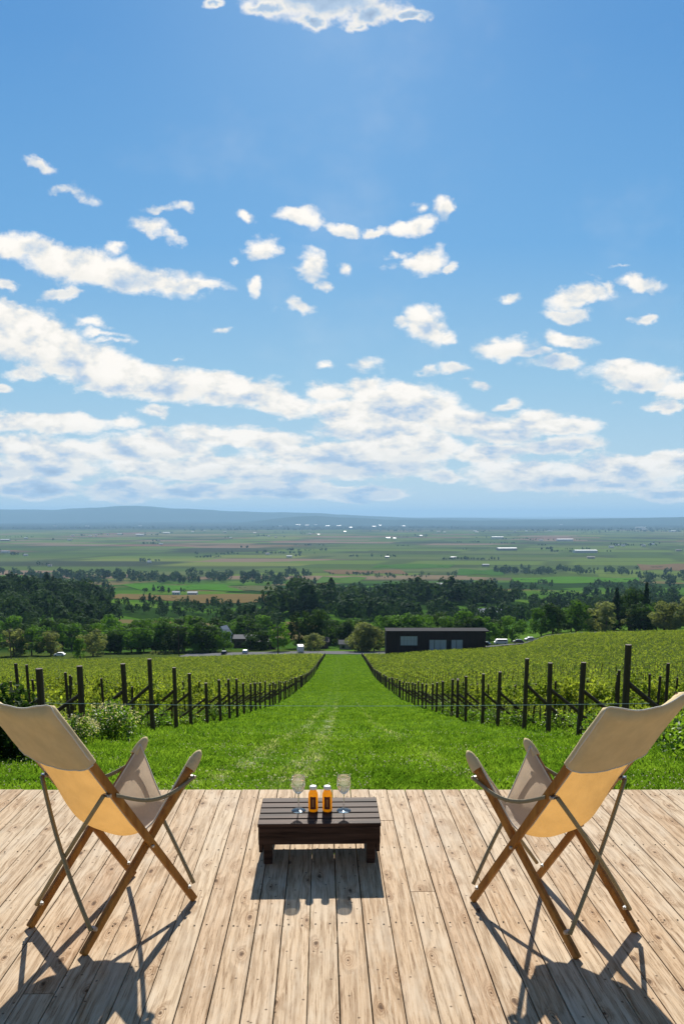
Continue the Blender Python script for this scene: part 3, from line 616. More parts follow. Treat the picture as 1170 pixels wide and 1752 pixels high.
def grass_obj(name, specs, matl):
    V = []; 
    for (n, y0, y1, half, h0, h1, w0, w1, pw, seed, xlim) in specs:
        X, Y, Z, r = blades(n, y0, y1, half, 0, 0, pw, seed, '', None, xlim) if False else blades(n, y0, y1, half, h0, w0, pw, seed, name, matl, xlim)
        patch = .35 + .55 * vnoise(X * .8, Y * .5, 1) + .65 * vnoise(X * 3.7, Y * 3.1, 2) * vnoise(X * 9, Y * 8, 3) * 1.6
        H = (h0 + (h1 - h0) * r.random(n)) * np.clip(patch, .25, 1.3) * (1 - .45 * np.exp(-((X + 1.15) / .9) ** 2) * (vnoise(X * 2, Y * .7, 8) > .4)); W = w0 + (w1 - w0) * r.random(n)
        a = r.random(n) * 2 * math.pi; l = H * (.15 + .75 * r.random(n)); b_ = r.random(n) * 2 * math.pi
        dx, dy = np.cos(a) * W / 2, np.sin(a) * W / 2; lx, ly = np.cos(b_) * l, np.sin(b_) * l
        v = np.empty((n, 4, 3)); v[:, 0] = np.stack([X - dx, Y - dy, Z], -1); v[:, 1] = np.stack([X + dx, Y + dy, Z], -1)
        v[:, 2] = np.stack([X + lx * .45 + dx * .7, Y + ly * .45 + dy * .7, Z + H * .65], -1); v[:, 3] = np.stack([X + lx, Y + ly, Z + H], -1)
        V.append(v.reshape(-1, 3))
    V = np.concatenate(V); n = len(V) // 4; I = np.arange(n) * 4
    f = np.concatenate([np.stack([I, I + 1, I + 2], -1), np.stack([I, I + 2, I + 3], -1)])
    o = np_mesh(name, V, f, 3, matl); o['kind'] = 'stuff'; return o
grass_obj('grass', [
    (90000, 4.45, 10, 1.0, .03, .13, .007, .014, 1.0, 1, None), (90000, 9, 20, 1.5, .03, .15, .012, .024, 1.0, 2, None),
    (70000, 17, 48, 2, .04, .17, .025, .05, 1.2, 3, None), (50000, 40, 130, 2, .05, .17, .06, .12, 1.3, 4, 9), (40000, 100, 264, 2, .06, .18, .12, .22, 1.0, 5, 6.6)], M['grass'])
# clover flowers scattered in the lane
r = np.random.default_rng(9); n = 5200; Y = 4.6 + 22 * r.random(n) ** 1.7; X = (r.random(n) * 2 - 1) * (1 + Y * .4)
keep = (np.sin(X * 1.1 + 1) * np.sin(Y * .7) + .5 * np.sin(X * 3.1 + Y)) > -.05 - .9 * np.exp(-((X + 1.0) / 1.4) ** 2); X, Y = X[keep], Y[keep]; n = len(X)
Z = terr(X, Y) + .05 + .05 * r.random(n); s = (.005 + .006 * r.random(n)) * (1 + Y * .03)
o6 = np.array([(1, 0, 0), (0, 1, 0), (-1, 0, 0), (0, -1, 0), (0, 0, 1), (0, 0, -1)])
V = (np.stack([X, Y, Z], -1)[:, None, :] + o6[None] * s[:, None, None]).reshape(-1, 3)
f8 = np.array([(0, 1, 4), (1, 2, 4), (2, 3, 4), (3, 0, 4), (1, 0, 5), (2, 1, 5), (3, 2, 5), (0, 3, 5)])
cl = np_mesh('clover', V, (np.arange(n)[:, None, None] * 6 + f8[None]).reshape(-1, 3), 3, M['clover']); cl['kind'] = 'stuff'

# ------------------------------------------------------------------ leaf clouds
def leaf_quads(C, size, r, N=None, beta=1.3):
    """C (n,3) centres, size (n,) -> verts, faces of leaf quads, turned at random or loosely facing along N"""
    n = len(C); a = r.normal(size=(n, 3))
    if N is not None:
        nn = N * beta + r.normal(size=(n, 3)) * .6; nn /= np.linalg.norm(nn, axis=1)[:, None]; a -= (a * nn).sum(1)[:, None] * nn
        a /= np.linalg.norm(a, axis=1)[:, None]; b = np.cross(nn, a); s = np.asarray(size)[:, None]
        return np.stack([C - a * s, C - b * s * .7, C + a * s, C + b * s * .7], 1).reshape(-1, 3), (np.arange(n)[:, None] * 4 + np.arange(4)[None])
    a /= np.linalg.norm(a, axis=1)[:, None]
    b = r.normal(size=(n, 3)); b -= (a * b).sum(1)[:, None] * a; b /= np.linalg.norm(b, axis=1)[:, None]
    s = np.asarray(size)[:, None]
    V = np.stack([C - a * s, C - b * s * .55, C + a * s, C + b * s * .55], 1).reshape(-1, 3)
    return V, (np.arange(n)[:, None] * 4 + np.arange(4)[None])
def trunk_bm(h, r0, r1, limbs, rr):
    b = bmesh.new(); tube(b, [(0, 0, -.3), (rr.uniform(-.1, .1), rr.uniform(-.1, .1), h * .5), (rr.uniform(-.2, .2), rr.uniform(-.2, .2), h)], [r0, (r0 + r1) / 2, r1], 7)
    for k in range(limbs):
        a = rr.uniform(0, 6.28); z0 = h * rr.uniform(.35, .8); L = h * rr.uniform(.25, .45)
        tube(b, [(0, 0, z0), (math.cos(a) * L * .5, math.sin(a) * L * .5, z0 + L * .45), (math.cos(a) * L, math.sin(a) * L, z0 + L * .75)], [r1 * .8, r1 * .5, r1 * .2], 5)
    return b
def make_tree(kind, seed, H=10.0):
    """unit trees are 10 m tall; kind 0..2 broadleaf, 3 conifer"""
    rr = random.Random(seed); r = np.random.default_rng(seed); root = empty('broadleaf_tree' if kind < 3 else 'conifer')
    C = []; NN = []
    if kind < 3:
        ncl = rr.randint(26, 36)
        for k in range(ncl):
            a = rr.uniform(0, 6.28); q = rr.random() ** .5; zz = rr.uniform(.10, .88); rad = H * .40 * math.sin(math.pi * min(1, max(.1, (zz - .02) ** .8))) ** .6
            c0 = np.array([math.cos(a) * rad * q, math.sin(a) * rad * q, H * zz]); cr_ = H * rr.uniform(.08, .16)
            m = int(120 * (cr_ / (H * .13)) ** 2); d = r.normal(size=(m, 3)); d /= np.linalg.norm(d, axis=1)[:, None]
            NN.append(d.copy()); d[:, 2] *= .8; C.append(c0 + d * cr_ * (.75 + .4 * r.random((m, 1)) ** .7))
        C = np.concatenate(C); sz = .16 + .22 * r.random(len(C)); th = H * .55
    else:
        for k in range(42):
            t = k / 42; z0 = H * (.10 + .9 * t); rad = H * .19 * (1 - t) ** .85 + .12
            m = int(14 + 46 * (1 - t)); a = r.random(m) * 6.28; q = r.random(m) ** .45 * rad * (.8 + .35 * np.sin(a * 3 + k))
            C.append(np.stack([np.cos(a) * q, np.sin(a) * q, z0 - q * .45 + r.normal(size=m) * .12], -1)); NN.append(np.stack([np.cos(a) * .7, np.sin(a) * .7, np.full(m, .7)], -1))
        C = np.concatenate(C); sz = .22 + .18 * r.random(len(C)); th = H * .9
    V, Fq = leaf_quads(C, sz, r, np.concatenate(NN), 1.9); np_mesh('crown', V, Fq, 4, TREEM[kind], root)
    obj('trunk', trunk_bm(th, .028 * H if kind < 3 else .02 * H, .008 * H, 6 if kind < 3 else 0, rr), M['bark'], root)
    return root
_used = set(); _variants = {}
def tree(kind, px, Y, h, label, group=None, wide=1.0, dz=0.0, cat='tree', name=None):
    vs = _variants.setdefault(kind, [])
    if len(vs) < 4: t = make_tree(kind, 100 * kind + len(vs) + 1); vs.append(t)
    else: t = copy_tree(random.choice(vs))
    X = at(px, Y); t.location = (X, Y, tz(X, Y) + dz); s = h / 10.0
    t.scale = (s * wide, s * wide, s); t.rotation_euler = (0, 0, random.uniform(0, 6.28)); tag(t, label, cat, group)
    if name: t.name = name
    return t

# ------------------------------------------------------------------ vineyard
LANE = 6.3; ROWS = [15.2 + 3.22 * i for i in range(77)]
def ordinal(n): return ['first', 'second', 'third', 'fourth', 'fifth', 'sixth', 'seventh', 'eighth', 'ninth', 'tenth'][n]
protos = {}
def vh(Y): return float(np.interp(Y, [45, 80, 120, 170, 262], [1.0, .92, .82, .66, .48]))     # the vines stay lower down the slope
def end_post_proto(sd):
    rr = random.Random(sd); root = empty('end_post')
    b = bmesh.new(); tube(b, [(0, 0, -.3), (0.01, 0, .7), (.0, 0, 1.5), (0, 0, 2.2)], [.080, .078, .075, .072], 12); obj('post', b, M['post'], root, False)
    b = bmesh.new(); tube(b, [(.04, 0, 1.38), (1.9, 0, -.1)], [.052, .052], 8); obj('brace', b, M['post'], root)
    return root
ep = [end_post_proto(1)]
FIRST = {-1: [(15.6, 1.75), (18.0, 1.92), (21.7, 2.18), (24.6, 2.43), (28.1, 2.37), (30.8, 2.22), (34.5, 2.0), (38.3, 2.2)], 1: [(16.7, 2.33), (19.9, 2.07), (22.9, 2.24), (26.0, 2.54), (30.5, 2.35), (33.8, 2.38), (38.5, 2.38), (41.4, 2.3)]}
for i, Y in enumerate(ROWS):
    for sx, sname in ((-1, 'left'), (1, 'right')):
        t = ep.pop() if ep else copy_tree(protos['ep'])
        protos.setdefault('ep', t)
        x = sx * (LANE + random.uniform(-.08, .08)) + .002 * Y; yy = Y + random.uniform(-.35, .35); hh_ = vh(Y) * 2.2 * random.uniform(.92, 1.06)
        if i < 8: yy, hh_ = FIRST[sx][i]; x = sx * LANE + .002 * yy
        t.location = (x, yy, tz(x, yy)); sc = hh_ / 2.2
        t.scale = (sx * 1.0, 1, sc); t.rotation_euler = (R(random.uniform(-1.0, 1.0)), R(-sx * 0 + random.uniform(-1.0, 1.0)), R(random.uniform(-6, 6)))
        if i < 10: tag(t, f'dark braced end post, {ordinal(i)} from the deck on the {sname} edge of the lane', 'post', 'end posts of the vine rows')
        else: tag(t, f'braced wooden end post farther down the {sname} edge of the grass lane', 'post', f'far end posts along the {sname} edge of the grass lane')
# vines and stakes
def vine_proto(seed, young):
    r = np.random.default_rng(seed); rr = random.Random(seed); root = empty('grapevine')
    if young: n = 110; C = np.stack([r.normal(size=n) * .22, r.normal(size=n) * .14, .25 + .85 * r.random(n) ** 1.1], -1); sz = .05 + .04 * r.random(n)
    else:
        n = 260; x = (r.random(n) * 2 - 1) * .66; C = np.stack([x, r.normal(size=n) * .16, 1.05 + .75 * r.random(n) + .10 * np.sin(x * 7 + seed)], -1); sz = .06 + .05 * r.random(n)
        m = 26; C2 = np.stack([(r.random(m) * 2 - 1) * .6, r.normal(size=m) * .22, .4 + .7 * r.random(m)], -1); C = np.concatenate([C, C2]); sz = np.concatenate([sz, .06 + .03 * r.random(m)])
        for k in range(7):
            x0 = rr.uniform(-.6, .6); m = 9; C2 = np.stack([x0 + r.normal(size=m) * .03, r.normal(size=m) * .05, np.linspace(1.75, 2.15, m)], -1); C = np.concatenate([C, C2]); sz = np.concatenate([sz, np.full(m, .05)])
    V, Fq = leaf_quads(C, sz, r); np_mesh('foliage', V, Fq, 4, M['vine'], root)
    h = .7 if young else 1.15; b = bmesh.new(); tube(b, [(0, 0, -.1), (.03, .02, h * .5), (0, 0, h)], [.026, .022, .016], 6)
    if not young: tube(b, [(-.55, 0, 1.15), (0, 0, 1.1), (.55, 0, 1.15)], [.012, .018, .012], 5)
    obj('trunk', b, M['bark'], root); return root
def stake_proto():
    b = bmesh.new(); tube(b, [(0, 0, -.2), (0, 0, 1.95)], [.046, .042], 8); return obj('vine_stake', b, M['post'])
cand = []; stk = []
for i, Y in enumerate(ROWS):
    for sx in (-1, 1):
        xm = .46 * Y + 3.5; x = LANE + 1.1; k = 0
        while x < xm:
            gapp = random.random()
            if sx > 0 and 27.5 < Y < 31: cand.append((Y + .15, sx * (x + .5) + .002 * Y, False))
            if gapp > .05: cand.append((Y + random.uniform(-.1, .1), sx * x + .002 * Y, Y < 27.5))
            if k % 2 == 0 or Y < 27.5: stk.append((Y, sx * (x + .55) + .002 * Y))
            x += 1.12; k += 1
cand.sort(key=lambda c: c[0]); stk.sort(key=lambda c: c[0])
vp = {True: [vine_proto(s_, True) for s_ in (1, 2, 3)], False: [vine_proto(s_, False) for s_ in (4, 5, 6, 7)]}; fresh = {True: list(vp[True]), False: list(vp[False])}
for (y, x, yg) in cand[:296]:
    t = fresh[yg].pop() if fresh[yg] else copy_tree(random.choice(vp[yg]))
    t.location = (x, y, tz(x, y)); s_ = random.uniform(.8, 1.15); t.scale = (s_, s_, s_ * random.uniform(.9, 1.05)); t.rotation_euler = (0, 0, random.choice((0, math.pi)) + random.uniform(-.1, .1))
    sn = 'left' if x < 0 else 'right'
    if yg: tag(t, f'young yellow-green grapevine in the sparse rows nearest the deck, {sn} of the lane', 'vine', f'young vines {sn} of the lane')
    else: tag(t, f'tall leafy grapevine in the dense rows behind the young vines, {sn} of the lane', 'vine', f'tall vines {sn} of the lane')
r = np.random.default_rng(77); rest = cand[296:]; Cs = []; Ss = []
for (y, x, yg) in rest:
    n = 66 if y < 60 else 38 if y < 110 else 22; lf = .07 if y < 60 else .10 if y < 110 else .155
    z0 = tz(x, y); xx = x + (r.random(n) * 2 - 1) * .66; hh = (1.0 + .85 * r.random(n) + .3 * (r.random(n) > .85)) * vh(y)
    if y < 60: hh = np.where(r.random(n) < .15, .4 + .6 * r.random(n), hh)
    Cs.append(np.stack([xx, y + r.normal(size=n) * .13, z0 + hh * (1 + .16 * math.sin(x * 1.7 + y))], -1)); Ss.append(lf * (.7 + .6 * r.random(n)))
V, Fq = leaf_quads(np.concatenate(Cs), np.concatenate(Ss), r); vs_ = np_mesh('distant_vines', V, Fq, 4, M['vine']); vs_['kind'] = 'stuff'
stk0 = stake_proto(); first = True
for (y, x) in stk[:290]:
    t = stk0 if first else stk0.copy()
    if not first: col.objects.link(t)
    first = False; t.location = (x, y, tz(x, y)); t.rotation_euler = (R(random.uniform(-3, 3)), R(random.uniform(-3, 3)), 0); t.scale = (1, 1, random.uniform(.85, 1.1))
    sn = 'left' if x < 0 else 'right'; tag(t, f'thin dark stake among the vines {sn} of the grass lane', 'stake', f'stakes among the vines {sn} of the lane')
sv = []; sf = []
for (y, x) in stk[290:]:
    if y > 130: break
    z0 = tz(x, y); n0 = len(sv)
    for zz in (0, 1.8):
        for a in range(4): sv.append((x + .045 * math.cos(a * 1.571), y + .045 * math.sin(a * 1.571), z0 + zz))
    for a in range(4): sf.append((n0 + a, n0 + (a + 1) % 4, n0 + 4 + (a + 1) % 4, n0 + 4 + a))
ds = np_mesh('distant_stakes', np.array(sv), np.array(sf), 4, M['post']); ds['kind'] = 'stuff'

# string stretched across the lane
b = bmesh.new(); pts = []
A = Vector((-6.2, 15.6, tz(-6.2, 15.6) + 1.02)); B = Vector((6.4, 15.6, tz(6.4, 15.6) + 1.02))
for i in range(21): t = i / 20; pts.append(A.lerp(B, t) + Vector((0, 0, -.06 * math.sin(math.pi * t))))
tube(b, pts, .0045, 5); tag(obj('string', b, M['cap']), 'thin pale string stretched across the grass lane between the end posts', 'string')

# shrubs and weeds by the posts
def shrub(name, x, y, rx, ry, h, n, mats, lf, seed, label, cat, heads=0, group=None):
    r = np.random.default_rng(seed); root = empty(name, (x, y, tz(x, y)), 0, label, cat, group)
    d = r.normal(size=(n, 3)); d /= np.linalg.norm(d, axis=1)[:, None]; q = r.random((n, 1)) ** .4
    C = d * q * np.array([rx, ry, h * .5]) * (1 + .25 * np.sin(d[:, :1] * 5 + d[:, 1:2] * 4)); C[:, 2] += h * .48
    C[:, 2] = np.maximum(C[:, 2], .02)
    V, Fq = leaf_quads(C, lf * (.7 + .6 * r.random(n)), r); np_mesh('foliage', V, Fq, 4, mats[0], root)
    if heads:
        d = r.normal(size=(heads, 3)); d /= np.linalg.norm(d, axis=1)[:, None]; C = d * np.array([rx, ry, h * .55]) * (.75 + .35 * r.random((heads, 1))); C[:, 2] = np.abs(C[:, 2]) + h * .45
        V, Fq = leaf_quads(C, lf * .55 * (.7 + .6 * r.random(heads)), r); np_mesh('seed_heads', V, Fq, 4, mats[1], root)
    b = bmesh.new()
    for k in range(7):
        a = k * .9; tube(b, [(0, 0, -.05), (math.cos(a) * rx * .3, math.sin(a) * ry * .3, h * .4), (math.cos(a) * rx * .6, math.sin(a) * ry * .6, h * .7)], [.02, .014, .006], 5)
    obj('stem', b, M['bark'], root); return root
shrub('flowering_shrub', -6.1, 19.7, .8, .7, 1.05, 1900, (M['weed'], M['seedhead']), .045, 3, 'bushy grey-green shrub with pale seed heads between the left end posts', 'shrub', 500)
shrub('flowering_shrub', -6.3, 17.6, .55, .5, .7, 1000, (M['weed'], M['seedhead']), .04, 4, 'smaller shrub with pale seed heads nearer the left chair', 'shrub', 600)
shrub('leafy_shrub', -5.6, 12.2, 1.0, .9, 1.2, 3000, (TREEM[1],), .06, 5, 'dark leafy shrub behind the back of the left chair', 'shrub')
shrub('leafy_shrub', 6.6, 12.6, 1.2, .9, .95, 2200, (M['weed'],), .05, 6, 'low green leafy shrub behind the back of the right chair', 'shrub')
for k in range(44):
    sx = -1 if k % 2 else 1; yy = 14.5 + k * .95 + random.uniform(-.5, .5); xx = sx * (LANE + random.uniform(.2, 1.6)); s_ = random.uniform(.35, .7)
    shrub('weed_clump', xx, yy, s_, s_ * .8, s_ * random.uniform(.9, 1.5), 420, (M['weed'], M['seedhead']), .045, 50 + k, f'leafy weed clump at the foot of the end posts on the {"left" if sx < 0 else "right"} side', 'weeds', 0, f'weed clumps at the {"left" if sx < 0 else "right"} end posts')

# ------------------------------------------------------------------ road and car park
M['asphalt'] = simple('asphalt', (.13, .13, .135), .95, 0, .2, .8, spec=0.0)
def strip(name, quad, mt, lift=.03, n=40, m=6):
    (x0, x1, ya, yb) = quad; vs = []
    for j in range(m + 1):
        for i in range(n + 1):
            x = x0 + (x1 - x0) * i / n; y = ya(x) + (yb(x) - ya(x)) * j / m; vs.append((x, y, tz(x, y) + lift))
    I = np.arange((m + 1) * (n + 1)).reshape(m + 1, n + 1); fc = np.stack([I[:-1, :-1], I[:-1, 1:], I[1:, 1:], I[1:, :-1]], -1).reshape(-1, 4)
    o = np_mesh(name, np.array(vs), fc, 4, mt); o['kind'] = 'structure'; return o
strip('car_park', (-60, 40, lambda x: 272, lambda x: 297), M['asphalt'], .12)
strip('road', (40, 110, lambda x: 280 + (x - 40) * .25, lambda x: 290 + (x - 40) * .25), M['asphalt'], .25, 60)

def field(quad, c, seed):
    """a cultivated field: a sheet lying on the hillside, given by the sight lines to its four edges"""
    (p0, p1, q0, q1) = quad; y0, y1 = hit2((p0 + p1) / 2, q1), hit2((p0 + p1) / 2, q0); vs = []; n, m = 40, 14
    sk = ((seed * 37) % 11 - 5) * (p1 - p0) * .02
    for j in range(m + 1):
        for i in range(n + 1):
            Y = y0 + (y1 - y0) * (j / m + .10 * math.sin(i * .21 + seed) * (1 if j > m / 2 else -1))
            X = ((p0 + (p1 - p0) * i / n + sk * (j / m - .5) * 2) - 585) / F_PX * Y * 1.01; vs.append((X, Y, tz(X, Y) + .5 + Y * .0003))
    I = np.arange((m + 1) * (n + 1)).reshape(m + 1, n + 1); fc = np.stack([I[:-1, :-1], I[:-1, 1:], I[1:, 1:], I[1:, :-1]], -1).reshape(-1, 4)
    mm, T = mat('field_crop'); P = T.n('ShaderNodeNewGeometry').outputs['Position']; n1 = T.noise(P, .02, 4); rows = T.m('SINE', T.m('MULTIPLY', T.n('ShaderNodeSeparateXYZ', {0: P}).outputs[1], .35))
    cc = T.mix(n1, tuple(x * .75 for x in c), tuple(x * 1.25 for x in c)); cc = T.mix(T.m('MULTIPLY_ADD', rows, .12, .12), cc, tuple(x * .5 for x in c)); out(T, T.n('ShaderNodeBsdfDiffuse', {0: cc}).outputs[0])
    o = np_mesh('field', np.array(vs), fc, 4, mm); o['kind'] = 'structure'
def hit2(px, py):
    d = ray(px, py); Y = 200.0
    while Y < 60000 and EYE + d[2] / d[1] * Y > tz(d[0] / d[1] * Y, Y): Y *= 1.003
    return Y
for k, (q, c) in enumerate((((228, 402, 1001, 1011), (0.054, 0.144, 0.014)), ((-60, 60, 985, 992), (0.061, 0.144, 0.014)), ((190, 474, 1018, 1031), (0.137, 0.101, 0.043)), ((396, 478, 1003, 1011), (0.094, 0.101, 0.043)),
     ((872, 1086, 988, 998), (0.061, 0.151, 0.014)), ((858, 905, 1047, 1062), (0.058, 0.137, 0.014)), ((560, 690, 976, 982), (0.144, 0.094, 0.050)), ((780, 860, 975, 984), (0.043, 0.108, 0.014)), ((545, 620, 988, 998), (0.065, 0.122, 0.022)),
     ((1085, 1200, 966, 976), (0.144, 0.094, 0.050)), ((640, 770, 966, 973), (0.050, 0.115, 0.014)))): field(q, c, k)

# ------------------------------------------------------------------ winery building
M['bwall'] = wood('dark_cladding', (.022, .008, .007), (.042, .015, .012), .7, scale=2)
M['broof'] = simple('dark_felt_roof', (.03, .03, .034), .95, 0, spec=.05)
M['pane'] = simple('curtained_glass', (.50, .55, .58), .3, 0, .2, .5)
M['frame'] = simple('pale_frame', (.30, .31, .31), .5)
M['blue'] = simple('blue_black_plinth', (.035, .055, .09), .6)
M['white'] = simple('white_paint', (.78, .78, .76), .5, 0, .06, 1.5)
M['black'] = simple('black_rubber', (.02, .02, .02), .7)
M['darkglass'] = simple('dark_glass', (.02, .025, .03), .1)
def building():
    Y0 = 268; x0, x1 = at(660, Y0), at(830, Y0); z0 = tz(x0, Y0) - .3; W_ = x1 - x0; H_ = 8.6; D = 7
    root = empty('winery_building', (x0, Y0, z0), 0, 'long dark brown flat-roofed building at the foot of the vineyard', 'building')
    b = bmesh.new(); box(b, (W_ / 2, D / 2, H_ / 2), (W_, D, H_)); obj('wall', b, M['bwall'], root)
    b = bmesh.new(); box(b, (W_ / 2 + .4, D / 2 - .3, H_ + .16), (W_ + 1.2, D + 1.0, .3), None, .04); obj('roof', b, M['broof'], root)
    def window(xa, xb, za, zb, nx, nz, nm='window'):
        b = bmesh.new(); t = .09
        for k in range(nx + 1): box(b, (xa + (xb - xa) * k / nx, -.06, (za + zb) / 2), (t, .11, zb - za + t))
        for k in range(nz + 1): box(b, ((xa + xb) / 2, -.065, za + (zb - za) * k / nz), (xb - xa, .10, t))
        f = obj(nm, b, M['frame'], root)
        b = bmesh.new(); box(b, ((xa + xb) / 2, -.012, (za + zb) / 2), (xb - xa - .02, .02, zb - za - .02)); obj('pane', b, M['pane'], f)
    sc = W_ / 172
    window(25 * sc, 54 * sc, 3.7, 6.9, 5, 2)
    for k, (a, c) in enumerate(((75, 83), (84, 94), (94, 104), (113, 121), (122, 132))): window(a * sc, c * sc, 1.6, 5.6, 1, 1, 'glass_door' if k == 2 else 'window')
    b = bmesh.new(); box(b, (108.5 * sc, -.05, 3.4), (7 * sc, .09, 3.6)); obj('door', b, M['darkglass'], root)
    b = bmesh.new(); box(b, (123 * sc, -2.2, .75), (98 * sc, 4.3, 1.5), None, .03); obj('terrace', b, M['blue'], root)
    b = bmesh.new()
    for k in range(13): box(b, ((76 + k * 8) * sc, -4.2, 1.98), (.09, .09, .96))
    box(b, (124 * sc, -4.2, 2.48), (97 * sc, .11, .08)); obj('railing', b, M['broof'], root)
    return root
building()

# ------------------------------------------------------------------ vehicles
def car(name, px, Y, rz, paint, label, cat, dims=(4.2, 1.75, 1.5), style='car', dz=.12):
    X = at(px, Y); root = empty(name, (X, Y, tz(X, Y) + dz), rz, label, cat); L, W_, H_ = dims
    if style == 'car': prof = [(-.5, .22), (-.5, .52), (-.47, .60), (-.40, .64), (-.30, .97), (-.22, 1.0), (.10, 1.0), (.20, .95), (.30, .66), (.46, .58), (.5, .48), (.5, .22)]
    elif style == 'van': prof = [(-.5, .16), (-.5, .92), (-.47, 1.0), (.25, 1.0), (.36, .93), (.44, .55), (.5, .48), (.5, .16)]
    else: prof = [(-.5, .2), (-.5, 1.0), (.24, 1.0), (.25, .82), (.38, .80), (.46, .50), (.5, .45), (.5, .2)]
    b = bmesh.new(); a_, c_ = [], []
    for u, v in prof:
        ins = .12 * max(0, (v - .6) / .4) if style != 'truck' else 0
        a_.append(b.verts.new((-W_ / 2 + ins, u * L, v * H_))); c_.append(b.verts.new((W_ / 2 - ins, u * L, v * H_)))
    n = len(prof)
    for k in range(n): b.faces.new((a_[k], a_[(k + 1) % n], c_[(k + 1) % n], c_[k]))
    b.faces.new(a_[::-1]); b.faces.new(c_); bmesh.ops.bevel(b, geom=b.edges[:], offset=.03, segments=1, affect='EDGES'); obj('body', b, paint, root)
    gz = {'car': ((-.34, -.26, .68, .93), (.13, .27, .68, .93)), 'van': ((-.505, -.49, .6, .9), (.30, .42, .6, .9)), 'truck': ((-.505, -.5, .3, .32), (.30, .43, .55, .76))}[style]
    for sx in (-1, 1):
        b = bmesh.new(); y0, y1 = (-.27, .16) if style == 'car' else ((-.4, .3) if style == 'van' else (.27, .37)); box(b, (sx * (W_ / 2 - .055), (y0 + y1) / 2 * L, H_ * .79), (.09, (y1 - y0) * L, H_ * .20)); obj('side_window', b, M['darkglass'], root)
    for nm, (ya, yb, za, zb) in (('rear_window', gz[0]), ('windscreen', gz[1])):
        b = bmesh.new(); s_ = -1 if nm == 'rear_window' else 1
        dn = Vector((0, (yb - ya) * L, (zb - za) * H_ * (1 if s_ < 0 else -1))); p0 = Vector((0, ya * L, (za if s_ < 0 else zb) * H_)); p1 = p0 + dn; off = Vector((0, s_ * .04, .05))
        beam(b, p0 + off, p1 + off, W_ * .78, .03, (1, 0, 0)); obj(nm, b, M['darkglass'], root)
    for sx in (-1, 1):
        for u in (-.31, .31):
            b = bmesh.new(); tube(b, [(sx * (W_ / 2 - .2), u * L, .32), (sx * (W_ / 2 + .02), u * L, .32)], .32, 14); wh = obj('wheel', b, M['black'], root)
            b = bmesh.new(); tube(b, [(sx * (W_ / 2 + .018), u * L, .32), (sx * (W_ / 2 + .035), u * L, .32)], .18, 10); obj('rim', b, M['steel'], wh)
        b = bmesh.new(); box(b, (sx * W_ * .36, L * .497, H_ * .46), (.3, .06, .14)); obj('headlight', b, M['white'], root)
        b = bmesh.new(); box(b, (sx * W_ * .38, -L * .497, H_ * .48), (.24, .06, .16)); obj('tail_light', b, M['red'], root)
M['red'] = simple('red_lens', (.35, .02, .02), .3); M['paint_dark'] = simple('dark_grey_paint', (.035, .04, .05), .25, .3); M['paint_silver'] = simple('silver_paint', (.45, .46, .47), .3, .4)
car('parked_car', 384, 281, 0, M['paint_dark'], 'dark car with pale bumper parked on the car park, leftmost one', 'car')
car('parked_car', 420, 283, 0, M['paint_silver'], 'silver car parked on the car park right of the dark car', 'car')
car('box_truck', 514, 284, R(8), M['white'], 'white box truck parked at the head of the grass lane', 'truck', (6.0, 2.1, 2.9), 'truck')
car('parked_van', 856, 300, R(90), M['white'], 'white van parked right of the dark winery building', 'van', (5.2, 1.9, 2.1), 'van', .3)
car('parked_car', 829, 277, R(60), M['paint_dark'], 'dark car parked at the right corner of the winery building', 'car', dz=1.0)
car('parked_car', 886, 296, R(80), M['paint_dark'], 'dark blue car parked right of the white van', 'car', dz=.3)
car('parked_car', 906, 297, R(90), M['paint_silver'], 'silver car parked at the far right end of the parking strip', 'car', dz=.3)
car('parked_car', 103, 292, R(90), M['white'], 'white car half hidden under the willows at far left', 'car', dz=.2)

